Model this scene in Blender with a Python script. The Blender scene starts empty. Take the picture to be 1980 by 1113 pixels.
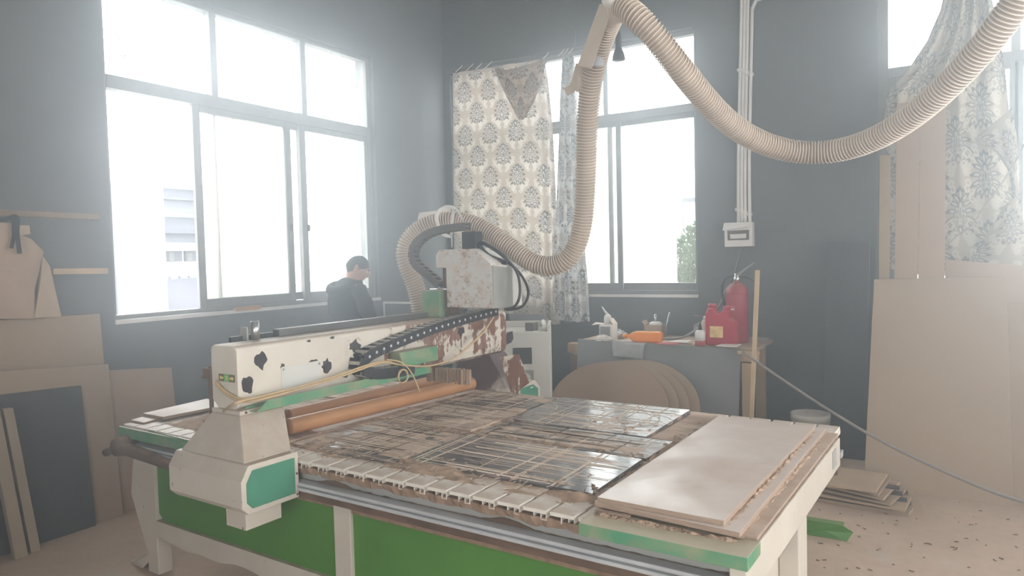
import bpy, bmesh, math, random
import numpy as np
from mathutils import Vector, Matrix
random.seed(7)
S = bpy.context.scene
COL = S.collection
PI = math.pi
# ------------------------------------------------------------------ camera
F, PIT, ROLL, YAW, YT, H = 1376.2, math.radians(-2.4055), math.radians(-1.400), math.radians(31.531), math.radians(-2.116), 1.65
_cy, _sy = math.cos(YAW), math.sin(YAW)
_fw = np.array([-_sy, _cy, 0.]); _rt = np.array([_cy, _sy, 0.]); _up = np.array([0, 0, 1.])
CW = math.cos(PIT) * _fw + math.sin(PIT) * _up
_u2 = -math.sin(PIT) * _fw + math.cos(PIT) * _up
CR = math.cos(ROLL) * _rt + math.sin(ROLL) * _u2
CU = -math.sin(ROLL) * _rt + math.cos(ROLL) * _u2
cam = bpy.data.cameras.new('camera'); cam.sensor_width = 36; cam.lens = F / 1980 * 36; cam.clip_end = 300
co = bpy.data.objects.new('camera', cam); COL.objects.link(co)
co.matrix_world = Matrix([[CR[0], CU[0], -CW[0], 0], [CR[1], CU[1], -CW[1], 0], [CR[2], CU[2], -CW[2], H], [0, 0, 0, 1]])
S.camera = co
# ------------------------------------------------------------------ sky, daylight, exposure
W = bpy.data.worlds.new('overcast_sky'); S.world = W; W.use_nodes = True
bg = W.node_tree.nodes['Background']; bg.inputs[0].default_value = (.93, .97, 1, 1); bg.inputs[1].default_value = 10.0
S.view_settings.view_transform = 'Standard'; S.view_settings.look = 'None'; S.view_settings.gamma = 1
S.view_settings.exposure = 0.36
HAZE, HAZE_ANISO, HAZE_COL = .108, .76, (.85, .92, .99)
def portal(loc, rot, sx, sy):
    l = bpy.data.lights.new('daylight_portal', 'AREA'); l.shape = 'RECTANGLE'; l.size = sx; l.size_y = sy
    l.cycles.is_portal = True
    o = bpy.data.objects.new('daylight_portal', l); o.location = loc; o.rotation_euler = rot; COL.objects.link(o)
XW, YW = -4.95, 6.67           # inner faces of the left and the back wall
XR, YF, ZC = 4.2, -3.2, 4.9    # right wall, front wall, ceiling
portal((XW - .24, 4.13, 2.5), (0, -PI / 2, 0), 2.5, 2.75)
portal((-3.3, YW + .24, 2.5), (-PI / 2, 0, 0), 2.6, 2.5)
portal((.9, YW + .24, 2.5), (-PI / 2, 0, 0), 2.8, 2.5)
portal((XR + .24, 2.2, 2.4), (0, PI / 2, 0), 2.6, 6.0)
portal((0.8, YF - .24, 1.6), (PI / 2, 0, 0), 2.8, 3.2)

# ------------------------------------------------------------------ pixel ray -> point on a real plane
C0 = np.array([0, 0, H])
UV_U = np.array([math.cos(YT), math.sin(YT), 0]); UV_V = np.array([-math.sin(YT), math.cos(YT), 0])
def ray(x, y): return CR * (x - 990) / F - CU * (y - 556.5) / F + CW
def onplane(x, y, n, d):
    r = ray(x, y); n = np.array(n, float); return C0 + r * ((d - C0 @ n) / (r @ n))
def PX(x, y, v): return onplane(x, y, (1, 0, 0), v)
def PY(x, y, v): return onplane(x, y, (0, 1, 0), v)
def PZ(x, y, v): return onplane(x, y, (0, 0, 1), v)
def PD(x, y, d): return C0 + ray(x, y) * d
def uv(p): return np.array([p @ UV_U, p @ UV_V, p[2]])
def UU(x, y, v): return uv(onplane(x, y, UV_U, v))
def UVv(x, y, v): return uv(onplane(x, y, UV_V, v))
def UZ(x, y, v): return uv(PZ(x, y, v))
def uv2w(p): return np.array([p[0] * UV_U[0] + p[1] * UV_V[0], p[0] * UV_U[1] + p[1] * UV_V[1], p[2]])

# ------------------------------------------------------------------ materials
def lin(c):
    return tuple((x / 12.92 if x <= .04045 else ((x + .055) / 1.055) ** 2.4) for x in [v / 255 for v in c])
DUST = (.40, .29, .21)
class NT:
    def __init__(s, name):
        s.m = bpy.data.materials.new(name); s.m.use_nodes = True; s.t = s.m.node_tree; s.t.nodes.clear()
        s.out = s.n('ShaderNodeOutputMaterial'); s.tc = s.n('ShaderNodeTexCoord')
    def n(s, k, **kw):
        o = s.t.nodes.new(k)
        for a, b in kw.items(): setattr(o, a, b)
        return o
    def l(s, a, b): s.t.links.new(a, b)
    def noise(s, scale, detail=4, stretch=(1, 1, 1), rough=.6, coord='Object', dist=0):
        mp = s.n('ShaderNodeMapping'); mp.inputs['Scale'].default_value = stretch
        s.l(s.tc.outputs[coord], mp.inputs[0])
        q = s.n('ShaderNodeTexNoise'); q.inputs['Scale'].default_value = scale; q.inputs['Detail'].default_value = detail
        q.inputs['Roughness'].default_value = rough; q.inputs['Distortion'].default_value = dist
        s.l(mp.outputs[0], q.inputs['Vector']); return q.outputs['Fac']
    def ramp(s, fac, a, b, ca=(0, 0, 0), cb=(1, 1, 1)):
        r = s.n('ShaderNodeValToRGB'); e = r.color_ramp.elements
        e[0].position, e[1].position = a, b; e[0].color = (*ca, 1); e[1].color = (*cb, 1)
        s.l(fac, r.inputs[0]); return r.outputs[0]
    def mix(s, fac, a, b):
        x = s.n('ShaderNodeMix', data_type='RGBA')
        for v, i in ((fac, 0), (a, 6), (b, 7)):
            if isinstance(v, (int, float)): x.inputs[i].default_value = v
            elif isinstance(v, tuple): x.inputs[i].default_value = (*v[:3], 1)
            else: s.l(v, x.inputs[i])
        return x.outputs[2]
    def math(s, op, a, b=0.):
        x = s.n('ShaderNodeMath', operation=op)
        for i, v in enumerate((a, b)):
            if isinstance(v, (int, float)): x.inputs[i].default_value = v
            else: s.l(v, x.inputs[i])
        return x.outputs[0]
    def sep(s, coord='Object'):
        x = s.n('ShaderNodeSeparateXYZ'); s.l(s.tc.outputs[coord], x.inputs[0]); return x.outputs
    def upness(s):
        g = s.n('ShaderNodeNewGeometry'); x = s.n('ShaderNodeSeparateXYZ'); s.l(g.outputs['Normal'], x.inputs[0]); return x.outputs[2]
    def finish(s, col, rough=.6, bump=None, bstr=.2, bdist=.01, metal=0, spec=.5, trans=0):
        p = s.n('ShaderNodeBsdfPrincipled')
        if isinstance(col, tuple): p.inputs['Base Color'].default_value = (*col[:3], 1)
        else: s.l(col, p.inputs['Base Color'])
        if isinstance(rough, (int, float)): p.inputs['Roughness'].default_value = rough
        else: s.l(rough, p.inputs['Roughness'])
        p.inputs['Metallic'].default_value = metal; p.inputs['Specular IOR Level'].default_value = spec
        if bump is not None:
            b = s.n('ShaderNodeBump'); b.inputs['Strength'].default_value = bstr; b.inputs['Distance'].default_value = bdist
            s.l(bump, b.inputs['Height']); s.l(b.outputs[0], p.inputs['Normal'])
        sh = p.outputs[0]
        if trans:
            tr = s.n('ShaderNodeBsdfTranslucent')
            if isinstance(col, tuple): tr.inputs[0].default_value = (*col[:3], 1)
            else: s.l(col, tr.inputs[0])
            mx = s.n('ShaderNodeMixShader'); mx.inputs[0].default_value = trans
            s.l(sh, mx.inputs[1]); s.l(tr.outputs[0], mx.inputs[2]); sh = mx.outputs[0]
        s.l(sh, s.out.inputs[0]); return s.m
def mat(name, c, var=.12, scale=6, rough=.6, bump=.0, metal=0, stretch=(1, 1, 1), dust=0, dustcol=DUST, speck=0, speckcol=(.16, .1, .07), spec=.4, trans=0, detail=4):
    t = NT(name)
    a = tuple(min(1, v * (1 + var)) for v in c); b = tuple(v * (1 - var) for v in c)
    f = t.noise(scale, detail, stretch)
    col = t.ramp(f, .3, .7, a, b)
    if speck:
        q = t.noise(scale * 5, 3); col = t.mix(t.ramp(q, .70 - speck * .12, .74 - speck * .12), col, speckcol)
    if dust:
        up = t.math('MULTIPLY', t.ramp(t.upness(), .3, .9), dust)
        q = t.ramp(t.noise(scale * 1.7 + 2, 6), .3, .62)
        col = t.mix(t.math('MULTIPLY', up, q), col, dustcol)
    return t.finish(col, rough, f if bump else None, bump, .01, metal, spec, trans)
M = {}
M['wall'] = mat('wall_slate_paint', (.132, .142, .148), .14, 1.3, .75, .15, speck=0)
M['ceiling'] = mat('ceiling_plaster', (.5, .5, .5), .1, 1.0, .9)
M['otherwall'] = mat('pale_plaster', (.48, .42, .36), .1, 1.0, .9)
t = NT('dusty_concrete'); a = t.noise(.9, 6); b = t.noise(14, 5)
col = t.ramp(a, .3, .7, (.41, .305, .23), (.52, .395, .305)); col = t.mix(t.math('MULTIPLY', t.ramp(b, .45, .75), .4), col, (.30, .20, .14))
c = t.noise(2.2, 5); col = t.mix(t.math('MULTIPLY', t.ramp(c, .58, .72), .5), col, (.40, .40, .37))
M['floor'] = t.finish(col, .85, b, .15)
M['alu'] = mat('dull_aluminium', (.22, .22, .22), .12, 8, .5, metal=0, dust=.4, dustcol=(.4, .36, .32))
M['sill'] = mat('pale_sill', (.7, .68, .66), .1, 9, .6)
M['white'] = mat('white_machine_paint', (.56, .51, .44), .07, 5, .45, dust=.8, speck=.12)
M['white2'] = mat('cabinet_cream_paint', (.62, .62, .58), .05, 4, .5, dust=.5)
M['teal'] = mat('teal_panel', (.075, .25, .165), .12, 4, .4, dust=.3)
M['green'] = mat('green_panel', (.085, .225, .045), .10, 3, .45, dust=.3)
t = NT('mint_green_paint'); dq = t.ramp(t.noise(9, 6), .42, .66); g0 = t.ramp(t.noise(4, 3), .3, .7, (.075, .25, .135), (.10, .30, .165))
g1 = t.mix(t.math('MULTIPLY', dq, .55), g0, (.40, .33, .20)); g1 = t.mix(t.math('MULTIPLY', t.ramp(t.upness(), .5, .9), .85), g1, (.50, .41, .30)); M['mint'] = t.finish(g1, .5)
M['greysteel'] = mat('grey_channel_paint', (.34, .34, .32), .1, 6, .5, dust=.8)
M['steel'] = mat('gleam_rail_grey', (.46, .47, .48), .08, 10, .25, metal=0, spec=.9)  # pale non-metal grey, the rail's reflected gleam put into the colour
M['chrome'] = mat('bare_metal', (.6, .6, .6), .08, 10, .3, metal=1)
M['darkgrey'] = mat('dark_grey_steel', (.10, .10, .095), .15, 8, .45, dust=.35)
M['rust'] = mat('rusty_steel', (.13, .085, .06), .35, 9, .8, .3, dust=.6)
M['black'] = mat('black_plastic', (.025, .025, .028), .2, 9, .5, dust=.25)
M['rubber'] = mat('black_cable_rubber', (.02, .02, .022), .2, 9, .5)
M['paintpatch'] = mat('bare_primer', (.045, .035, .04), .3, 20, .8)
M['dust'] = mat('sawdust', (.42, .30, .215), .35, 22, .95, .6, detail=8)
M['dustshade'] = mat('shaded_brown_dust', (.27, .185, .13), .3, 24, .95, .5, detail=8)  # sawdust darkened, the shade under the slats put into its colour
M['mdf'] = mat('raw_fibreboard', (.335, .255, .182), .05, 2.0, .8)
M['mdf2'] = mat('raw_fibreboard_rosy', (.35, .25, .18), .06, 2.0, .8)
M['mdfedge'] = mat('fibreboard_edge', (.36, .265, .20), .2, 30, .9, stretch=(1, 1, 8))
M['ply'] = mat('pale_plywood', (.43, .325, .23), .14, 3, .7, stretch=(1, 1, .15))
M['pine'] = mat('pine_timber', (.55, .41, .26), .18, 5, .7, stretch=(1, 1, .1))
M['dimtimber'] = mat('dusty_shaded_timber', (.27, .22, .16), .2, 5, .8, stretch=(1, 1, .1))  # pine darkened for its dust and for the shade it stands in
M['pinex'] = mat('pine_timber_lengthwise', (.52, .37, .24), .18, 5, .7, stretch=(.1, 1, 1))
M['darksheet'] = mat('charcoal_sheet', (.06, .06, .061), .15, 4, .6, stretch=(1, 1, .2), dust=.2)
M['greysheet'] = mat('grey_melamine_sheet', (.22, .225, .23), .08, 3, .5, dust=.5)
M['kraft'] = mat('brown_kraft_paper', (.45, .33, .24), .1, 3, .7, trans=.15)
M['pipe'] = mat('orange_brown_pipe', (.50, .25, .11), .14, 5, .45, dust=.35, dustcol=(.45, .3, .2))
M['pvc'] = mat('white_pvc', (.72, .70, .68), .06, 8, .4)
M['hose'] = mat('dusty_hose_film', (.52, .43, .35), .12, 5, .55, dust=.35, dustcol=(.55, .42, .3), trans=.18)
M['coil'] = mat('hose_wire_rib', (.76, .66, .56), .1, 5, .5, dust=.25)  # rib paler and wall browner, so colour carries the ribs' light and shade
M['tape'] = mat('white_tape', (.75, .73, .70), .05, 8, .5, trans=.2)
M['card'] = mat('pale_cardboard', (.58, .50, .42), .08, 4, .8)
M['red'] = mat('red_enamel', (.34, .03, .05), .1, 5, .35, dust=.5)
M['redplastic'] = mat('red_plastic', (.46, .03, .06), .1, 5, .4, dust=.4)
M['orange'] = mat('orange_plastic', (.95, .40, .03), .1, 6, .35, trans=.45)
M['label'] = mat('faded_label', (.75, .55, .25), .3, 30, .6)
M['lettering'] = mat('white_lettering', (.8, .78, .76), .02, 5, .6)
M['bag'] = mat('thin_plastic_bag', (.55, .56, .56), .2, 9, .35, .3, trans=.35)
M['skin'] = mat('skin', (.50, .29, .20), .08, 9, .55)
M['hair'] = mat('cropped_black_hair', (.035, .032, .03), .3, 60, .7, .4)
M['coat'] = mat('dark_coat_cloth', (.028, .034, .04), .25, 6, .85, .2)
M['trouser'] = mat('dark_trouser_cloth', (.03, .03, .035), .2, 6, .9)
M['shoe'] = mat('dark_shoe', (.03, .025, .02), .2, 9, .6)
M['ext_white'] = mat('white_render_wall', (.82, .82, .82), .03, .4, .9)
M['ext_grey'] = mat('grey_facade', (.13, .135, .155), .08, .6, .9)
M['ext_dark'] = mat('grey_roof_tile', (.08, .083, .10), .12, 1.0, .8)
M['ext_ground'] = mat('pale_yard', (.45, .45, .43), .1, .3, .9)
M['leaf'] = mat('green_leaf', (.045, .095, .045), .35, 3, .6, trans=.3)
M['bark'] = mat('bark', (.2, .15, .1), .3, 9, .9)
M['yellow'] = mat('yellow_print', (.75, .62, .22), .05, 9, .6)
M['brownprint'] = mat('brown_print', (.16, .12, .06), .05, 9, .6)
M['greenprint'] = mat('green_print', (.15, .45, .15), .05, 9, .6)
M['wirecable'] = mat('grey_cord', (.28, .25, .235), .1, 20, .6)
M['yellowhose'] = mat('dusty_yellow_air_tube', (.55, .40, .22), .1, 20, .5)
M['redcloth'] = mat('red_rag', (.4, .08, .08), .2, 20, .8)
M['paperwhite'] = mat('scrap_paper', (.72, .68, .64), .1, 10, .8)
# dusty glass: a clear pane with a film of dirt
def glass(name, dirt, dcol=(.62, .6, .52), lo=.35, hi=.75, scale=3):
    t = NT(name); f = t.ramp(t.noise(scale, 6), lo, hi)
    fac = t.math('ADD', t.math('MULTIPLY', f, dirt), dirt * .35)
    tr = t.n('ShaderNodeBsdfTransparent'); tr.inputs[0].default_value = (.96, .98, .98, 1)
    gl = t.n('ShaderNodeBsdfGlossy'); gl.inputs['Roughness'].default_value = .03
    m0 = t.n('ShaderNodeMixShader'); m0.inputs[0].default_value = .05; t.l(tr.outputs[0], m0.inputs[1]); t.l(gl.outputs[0], m0.inputs[2])
    d = t.n('ShaderNodeBsdfDiffuse'); d.inputs[0].default_value = (*dcol, 1); tl = t.n('ShaderNodeBsdfTranslucent'); tl.inputs[0].default_value = (*dcol, 1)
    m1 = t.n('ShaderNodeMixShader'); m1.inputs[0].default_value = .6; t.l(d.outputs[0], m1.inputs[1]); t.l(tl.outputs[0], m1.inputs[2])
    m2 = t.n('ShaderNodeMixShader'); t.l(fac, m2.inputs[0]); t.l(m0.outputs[0], m2.inputs[1]); t.l(m1.outputs[0], m2.inputs[2])
    t.l(m2.outputs[0], t.out.inputs[0]); return t.m
M['glass'] = glass('window_glass', .10)
M['glassdirty'] = glass('dirt_filmed_glass', .40, (.80, .80, .72), .2, .8, 1.6)
t = NT('spattered_glass'); o = t.sep()
dy = t.math('DIVIDE', t.math('SUBTRACT', o[1], 2.955), .13); dz = t.math('DIVIDE', t.math('SUBTRACT', o[2], 3.22), .24)
r2 = t.math('ADD', t.math('MULTIPLY', dy, dy), t.math('MULTIPLY', dz, dz)); near_ = t.ramp(r2, .2, 1.3, (1, 1, 1), (0, 0, 0))
fac = t.math('MULTIPLY', t.math('ADD', t.math('MULTIPLY', near_, .30), t.math('MULTIPLY', t.math('MULTIPLY', near_, t.ramp(t.noise(75, 3), .47, .56)), .6)), .9)
tr = t.n('ShaderNodeBsdfTransparent'); tr.inputs[0].default_value = (.96, .98, .98, 1); df = t.n('ShaderNodeBsdfDiffuse'); df.inputs[0].default_value = (.25, .2, .12, 1)
mx = t.n('ShaderNodeMixShader'); t.l(fac, mx.inputs[0]); t.l(tr.outputs[0], mx.inputs[1]); t.l(df.outputs[0], mx.inputs[2]); t.l(mx.outputs[0], t.out.inputs[0]); M['glassspot'] = t.m
# printed cloth: colours of the print come from the mesh
t = NT('damask_cloth'); at_ = t.n('ShaderNodeVertexColor'); at_.layer_name = 'print'
nz = t.noise(3, 5); pc_ = t.mix(t.math('MULTIPLY', t.ramp(nz, .45, .75), .3), at_.outputs[0], (.42, .33, .25)); M['damask'] = t.finish(pc_, .75, None, 0, 0, 0, .3, .42)
t = NT('dim_damask_cloth'); at_ = t.n('ShaderNodeVertexColor'); at_.layer_name = 'print'
nz = t.noise(2, 5); pc_ = t.mix(t.math('MULTIPLY', t.ramp(nz, .4, .7), .35), at_.outputs[0], (.40, .36, .28)); M['damask_lined'] = t.finish(pc_, .8, None, 0, 0, 0, .3, .09)  # same cloth dimmed, holding back the window light that shines through
# gantry beam paint with brown run stains
t = NT('stained_white_paint'); o = t.sep()
base = t.ramp(t.noise(6, 4), .3, .7, (.70, .65, .56), (.60, .55, .47))
drip = t.ramp(t.noise(30, 4, (1, 1, .10)), .47, .53); blot = t.ramp(t.noise(9, 7), .46, .56)
yr = t.n('ShaderNodeMapRange'); t.l(o[1], yr.inputs[0]); yr.inputs[1].default_value = -.78; yr.inputs[2].default_value = .25
zr = t.n('ShaderNodeMapRange'); t.l(o[2], zr.inputs[0]); zr.inputs[1].default_value = 1.20; zr.inputs[2].default_value = 1.04
thr = t.math('MULTIPLY', yr.outputs[0], t.math('ADD', t.math('MULTIPLY', drip, .45), t.math('MULTIPLY', blot, .75)))
n3 = t.ramp(t.noise(6, 7), .46, .60); n3 = t.math('MULTIPLY', n3, yr.outputs[0])
sf = t.ramp(t.math('MAXIMUM', thr, t.math('MULTIPLY', n3, .85)), .48, .78)
col = t.mix(sf, base, (.21, .10, .065))
col = t.mix(t.math('MULTIPLY', t.ramp(t.upness(), .4, .9), .75), col, DUST)
M['beam'] = t.finish(col, .5)
# far column: white with a dark smear of oily dust
t = NT('smeared_white_paint'); o = t.sep()
base = t.ramp(t.noise(6, 4), .3, .7, (.66, .62, .56), (.58, .53, .47))
sm = t.math('ADD', t.math('MULTIPLY', o[0], -1.6), t.math('MULTIPLY', o[2], 1.5))
sm = t.math('ADD', sm, t.math('MULTIPLY', t.noise(7, 6), 1.1))
M['smear'] = t.finish(t.mix(t.math('MINIMUM', t.math('MAXIMUM', t.math('MULTIPLY', t.math('SUBTRACT', sm, 2.30), 5.), 0.), 1.), base, (.10, .06, .055)), .6)
# black film board under streaks of dust
def film(name, amount):
    t = NT(name); o = t.sep()
    def cells(su, sv):
        cx = t.n('ShaderNodeCombineXYZ'); t.l(t.math('FLOOR', t.math('MULTIPLY', o[0], su)), cx.inputs[0]); t.l(t.math('FLOOR', t.math('MULTIPLY', o[1], sv)), cx.inputs[1])
        w = t.n('ShaderNodeTexWhiteNoise'); w.noise_dimensions = '2D'; t.l(cx.outputs[0], w.inputs['Vector']); return w.outputs['Value']
    bare = t.math('LESS_THAN', t.math('ADD', cells(3.1, 11.), t.math('MULTIPLY', t.math('SUBTRACT', t.noise(5, 5), .5), .9)), amount)
    streak = t.ramp(t.noise(70, 4, (.05, 1, 1)), .46, .60); blot = t.ramp(t.noise(7, 7, (.5, 1.3, 1)), .54, .68)
    fac = t.math('SUBTRACT', 1., t.math('MULTIPLY', bare, t.math('SUBTRACT', 1., t.math('MINIMUM', t.math('ADD', t.math('MULTIPLY', streak, .35), t.math('MULTIPLY', blot, .8)), 1.))))
    fac = t.math('MULTIPLY', fac, .96)
    col = t.mix(fac, (.12, .11, .108), t.ramp(t.noise(28, 7, (.4, 1, 1)), .32, .68, (.68, .53, .415), (.44, .315, .235)))
    return t.finish(col, t.math('ADD', t.math('MULTIPLY', fac, .6), .22), streak, .25, .003, 0, .6)
M['film'] = film('scored_black_film_board', .50); M['filmbare'] = film('cleaner_black_film_board', .85)
t = NT('wiped_black_film_board'); bl_ = t.math('MAXIMUM', t.math('MULTIPLY', t.ramp(t.noise(60, 3, (.06, 1, 1)), .52, .62), .45), t.ramp(t.noise(6, 6, (.4, 1.5, 1)), .56, .68))
M['filmclean'] = t.finish(t.mix(bl_, (.12, .12, .125), (.58, .40, .305)), t.math('ADD', t.math('MULTIPLY', bl_, .5), .11), None, 0, 0, 0, .8)
t = NT('brown_dusted_board'); d1 = t.ramp(t.noise(7, 8, (.5, 1.2, 1)), .42, .62)
M['filmdusty'] = t.finish(t.mix(d1, (.36, .255, .185), (.66, .51, .40)), .85, t.noise(50, 4), .3, .004)
t = NT('dusty_melamine'); d1 = t.ramp(t.noise(2.2, 6), .35, .65); d2 = t.ramp(t.noise(9, 5), .62, .72)
col = t.mix(d1, (.66, .58, .52), (.55, .44, .37)); col = t.mix(t.math('MULTIPLY', d2, .3), col, (.42, .33, .28))
M['melamine'] = t.finish(col, t.math('ADD', t.math('MULTIPLY', d1, .35), .28), None, 0, 0, 0, .5)

t = NT('dust_caked_melamine'); M['meladust'] = t.finish(t.ramp(t.noise(12, 7), .35, .65, (.52, .41, .33), (.40, .28, .20)), .85)
# ------------------------------------------------------------------ mesh building
class MB:
    def __init__(s): s.v = []; s.f = []; s.sm = []
    def add(s, vs, fs, smooth=False):
        k = len(s.v); s.v += [tuple(map(float, p)) for p in vs]
        for f in fs: s.f.append([i + k for i in f]); s.sm.append(smooth)
        return s
    def box(s, x0, x1, y0, y1, z0, z1):
        v = [(x, y, z) for z in (z0, z1) for y in (y0, y1) for x in (x0, x1)]
        return s.add(v, [(0, 2, 3, 1), (4, 5, 7, 6), (0, 1, 5, 4), (2, 6, 7, 3), (0, 4, 6, 2), (1, 3, 7, 5)])
    def hexa(s, v): # 8 points: bottom loop 0-3, top loop 4-7
        return s.add(v, [(3, 2, 1, 0), (4, 5, 6, 7), (0, 1, 5, 4), (1, 2, 6, 5), (2, 3, 7, 6), (3, 0, 4, 7)])
    def loft(s, loops, smooth=False, cap=True, closed=True):
        n = len(loops[0]); vs = [p for L in loops for p in L]; fs = []
        for a in range(len(loops) - 1):
            for i in range(n if closed else n - 1):
                j = (i + 1) % n; fs.append((a * n + i, a * n + j, (a + 1) * n + j, (a + 1) * n + i))
        if cap: fs.append(tuple(range(n))[::-1]); fs.append(tuple(range((len(loops) - 1) * n, len(loops) * n)))
        return s.add(vs, fs, smooth)
    def prism(s, poly, off):
        off = np.array(off, float); a = [np.array(p, float) for p in poly]
        return s.loft([a, [p + off for p in a]])
    def slab(s, q, th, n=None): # quad q (4 points) thickened
        q = [np.array(p, float) for p in q]
        if n is None:
            n = np.cross(q[1] - q[0], q[3] - q[0]); n = n / np.linalg.norm(n)
        return s.prism(q, np.array(n) * th)
    def tube(s, pts, r, seg=10, cap=True, smooth=True):
        pts = [np.array(p, float) for p in pts]; loops = []; nrm = None
        for i, p in enumerate(pts):
            t = pts[min(i + 1, len(pts) - 1)] - pts[max(i - 1, 0)]; t = t / (np.linalg.norm(t) + 1e-12)
            if nrm is None:
                a = np.array([0, 0, 1.]) if abs(t[2]) < .9 else np.array([1., 0, 0]); nrm = np.cross(t, a)
            nrm = nrm - t * (nrm @ t); nrm = nrm / np.linalg.norm(nrm); b = np.cross(t, nrm)
            rr = r[i] if hasattr(r, '__len__') else r
            loops.append([p + rr * (math.cos(2 * PI * k / seg) * nrm + math.sin(2 * PI * k / seg) * b) for k in range(seg)])
        return s.loft(loops, smooth, cap)
    def lathe(s, prof, c, seg=20, axis=2, smooth=True):
        c = np.array(c, float); loops = []
        for r, h in prof:
            L = []
            for k in range(seg):
                a = 2 * PI * k / seg; q = [r * math.cos(a), r * math.sin(a), h]
                if axis == 0: q = [h, q[0], q[1]]
                if axis == 1: q = [q[1], h, q[0]]
                L.append(c + np.array(q))
            loops.append(L)
        return s.loft(loops, smooth)
    def ngon(s, pts, off): return s.prism(pts, off)
def put(name, mb, m, parent=None, org=None, rot=0., bevel=0, sub=0, solid=0):
    v = np.array(mb.v)
    if org is None: org = np.array([(v[:, 0].min() + v[:, 0].max()) / 2, (v[:, 1].min() + v[:, 1].max()) / 2, v[:, 2].min()])
    me = bpy.data.meshes.new(name); me.from_pydata((v - np.array(org)).tolist(), [], mb.f)
    me.polygons.foreach_set('use_smooth', mb.sm); me.materials.append(M[m] if isinstance(m, str) else m); me.update()
    bm = bmesh.new(); bm.from_mesh(me); bmesh.ops.recalc_face_normals(bm, faces=bm.faces); bm.to_mesh(me); bm.free()
    o = bpy.data.objects.new(name, me); COL.objects.link(o)
    if parent is not None: o.parent = parent
    if bevel:
        b = o.modifiers.new('edge', 'BEVEL'); b.width = bevel; b.segments = 2; b.limit_method = 'ANGLE'; b.angle_limit = math.radians(40)
    if solid:
        b = o.modifiers.new('thick', 'SOLIDIFY'); b.thickness = solid; b.offset = 0
    if sub:
        b = o.modifiers.new('smooth', 'SUBSURF'); b.levels = sub; b.render_levels = sub
    return o, org
def tag(o, label=None, cat=None, group=None, kind=None):
    if label: o['label'] = label
    if cat: o['category'] = cat
    if group: o['group'] = group
    if kind: o['kind'] = kind
    return o
class Thing:
    """an Empty at the base of a thing; its parts are meshes in the same frame (world, or the machine's own axes)"""
    def __init__(s, name, org, label=None, cat=None, group=None, kind=None, rot=0., machine=False):
        s.org = np.array(org, float); s.e = bpy.data.objects.new(name, None); COL.objects.link(s.e); s.e.empty_display_size = .1
        s.e.location = uv2w(s.org) if machine else s.org; s.e.rotation_euler = (0, 0, YT if machine else rot)
        tag(s.e, label, cat, group, kind)
    def part(s, name, mb, m, label=None, sub=None, bevel=0, kind=None, subd=0, solid=0):
        if sub is None: o, _ = put(name, mb, m, s.e, s.org, bevel=bevel, sub=subd, solid=solid)
        else: o, _ = put(name, mb, m, sub, s.org, bevel=bevel, sub=subd, solid=solid)
        tag(o, label, kind=kind); return o
def single(name, mb, m, label, cat, group=None, machine=False, bevel=0, kind=None, sub=0, solid=0):
    o, org = put(name, mb, m, None, None, bevel=bevel, sub=sub, solid=solid)
    o.location = uv2w(org) if machine else org
    if machine: o.rotation_euler = (0, 0, YT)
    return tag(o, label, cat, group, kind)
def struct(name, mb, m, parent=None, bevel=0):
    o, org = put(name, mb, m, parent, (0, 0, 0), bevel=bevel)
    if parent is None: tag(o, kind='structure')
    return o
def B(*a): return MB().box(*a)
def spline(pts, n):
    pts = np.array(pts, float); out = []
    for i in range(len(pts) - 1):
        p0, p1, p2, p3 = pts[max(i - 1, 0)], pts[i], pts[i + 1], pts[min(i + 2, len(pts) - 1)]
        for k in range(n):
            t = k / n
            out.append(.5 * (2 * p1 + (p2 - p0) * t + (2 * p0 - 5 * p1 + 4 * p2 - p3) * t * t + (3 * p1 - p0 - 3 * p2 + p3) * t ** 3))
    out.append(pts[-1]); return out

# ================================================================== THE ROOM
TH = .24
struct('floor', B(XW - TH, XR + TH, YF - TH, YW + TH, -.1, 0), 'floor')
struct('ceiling', B(XW - TH, XR + TH, YF - TH, YW + TH, ZC, ZC + .1), 'ceiling')
def wall(name, axis, at, lo, hi, holes, m):
    """wall slab with rectangular openings; axis 0: spans y at x=at..; holes (a0,a1,z0,z1)"""
    mb = MB(); cuts = sorted(holes); a = lo
    def bx(a0, a1, z0, z1):
        if axis == 0: mb.box(at[0], at[1], a0, a1, z0, z1)
        else: mb.box(a0, a1, at[0], at[1], z0, z1)
    for (h0, h1, z0, z1) in cuts:
        bx(a, h0, 0, ZC); bx(h0, h1, 0, z0); bx(h0, h1, z1, ZC); a = h1
    bx(a, hi, 0, ZC)
    return struct(name, mb, m)
W1 = (2.768, 5.486, 1.285, 3.70)     # left window: y0 y1 z0 z1
W2 = (-4.86, -2.02, 1.262, 3.76)     # back window: x0 x1 z0 z1
W3 = (-.505, 2.3, 1.20, 3.80)        # window behind the boards
wall('wall_left', 0, (XW - TH, XW), YF, YW + TH, [W1], 'wall')
wall('wall_back', 1, (YW, YW + TH), XW, XR, [W2, W3], 'wall')
wall('wall_right', 0, (XR, XR + TH), YF, YW + TH, [(-.8, 5.2, 1.1, 3.7)], 'otherwall')
wall('wall_front', 1, (YF - TH, YF), XW, XR, [(-.6, 2.2, .02, 3.2)], 'otherwall')

def window(n, axis, pl, rows):
    e = bpy.data.objects.new('window_%d' % n, None); COL.objects.link(e); e['kind'] = 'structure'
    return e
def bar(par, name, axis, p0, p1, a0, a1, z0, z1, m='alu', sub=None):
    mb = B(p0, p1, a0, a1, z0, z1) if axis == 0 else B(a0, a1, p0, p1, z0, z1)
    o, _ = put(name, mb, m, sub if sub is not None else par, (0, 0, 0), bevel=.004); return o
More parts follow.
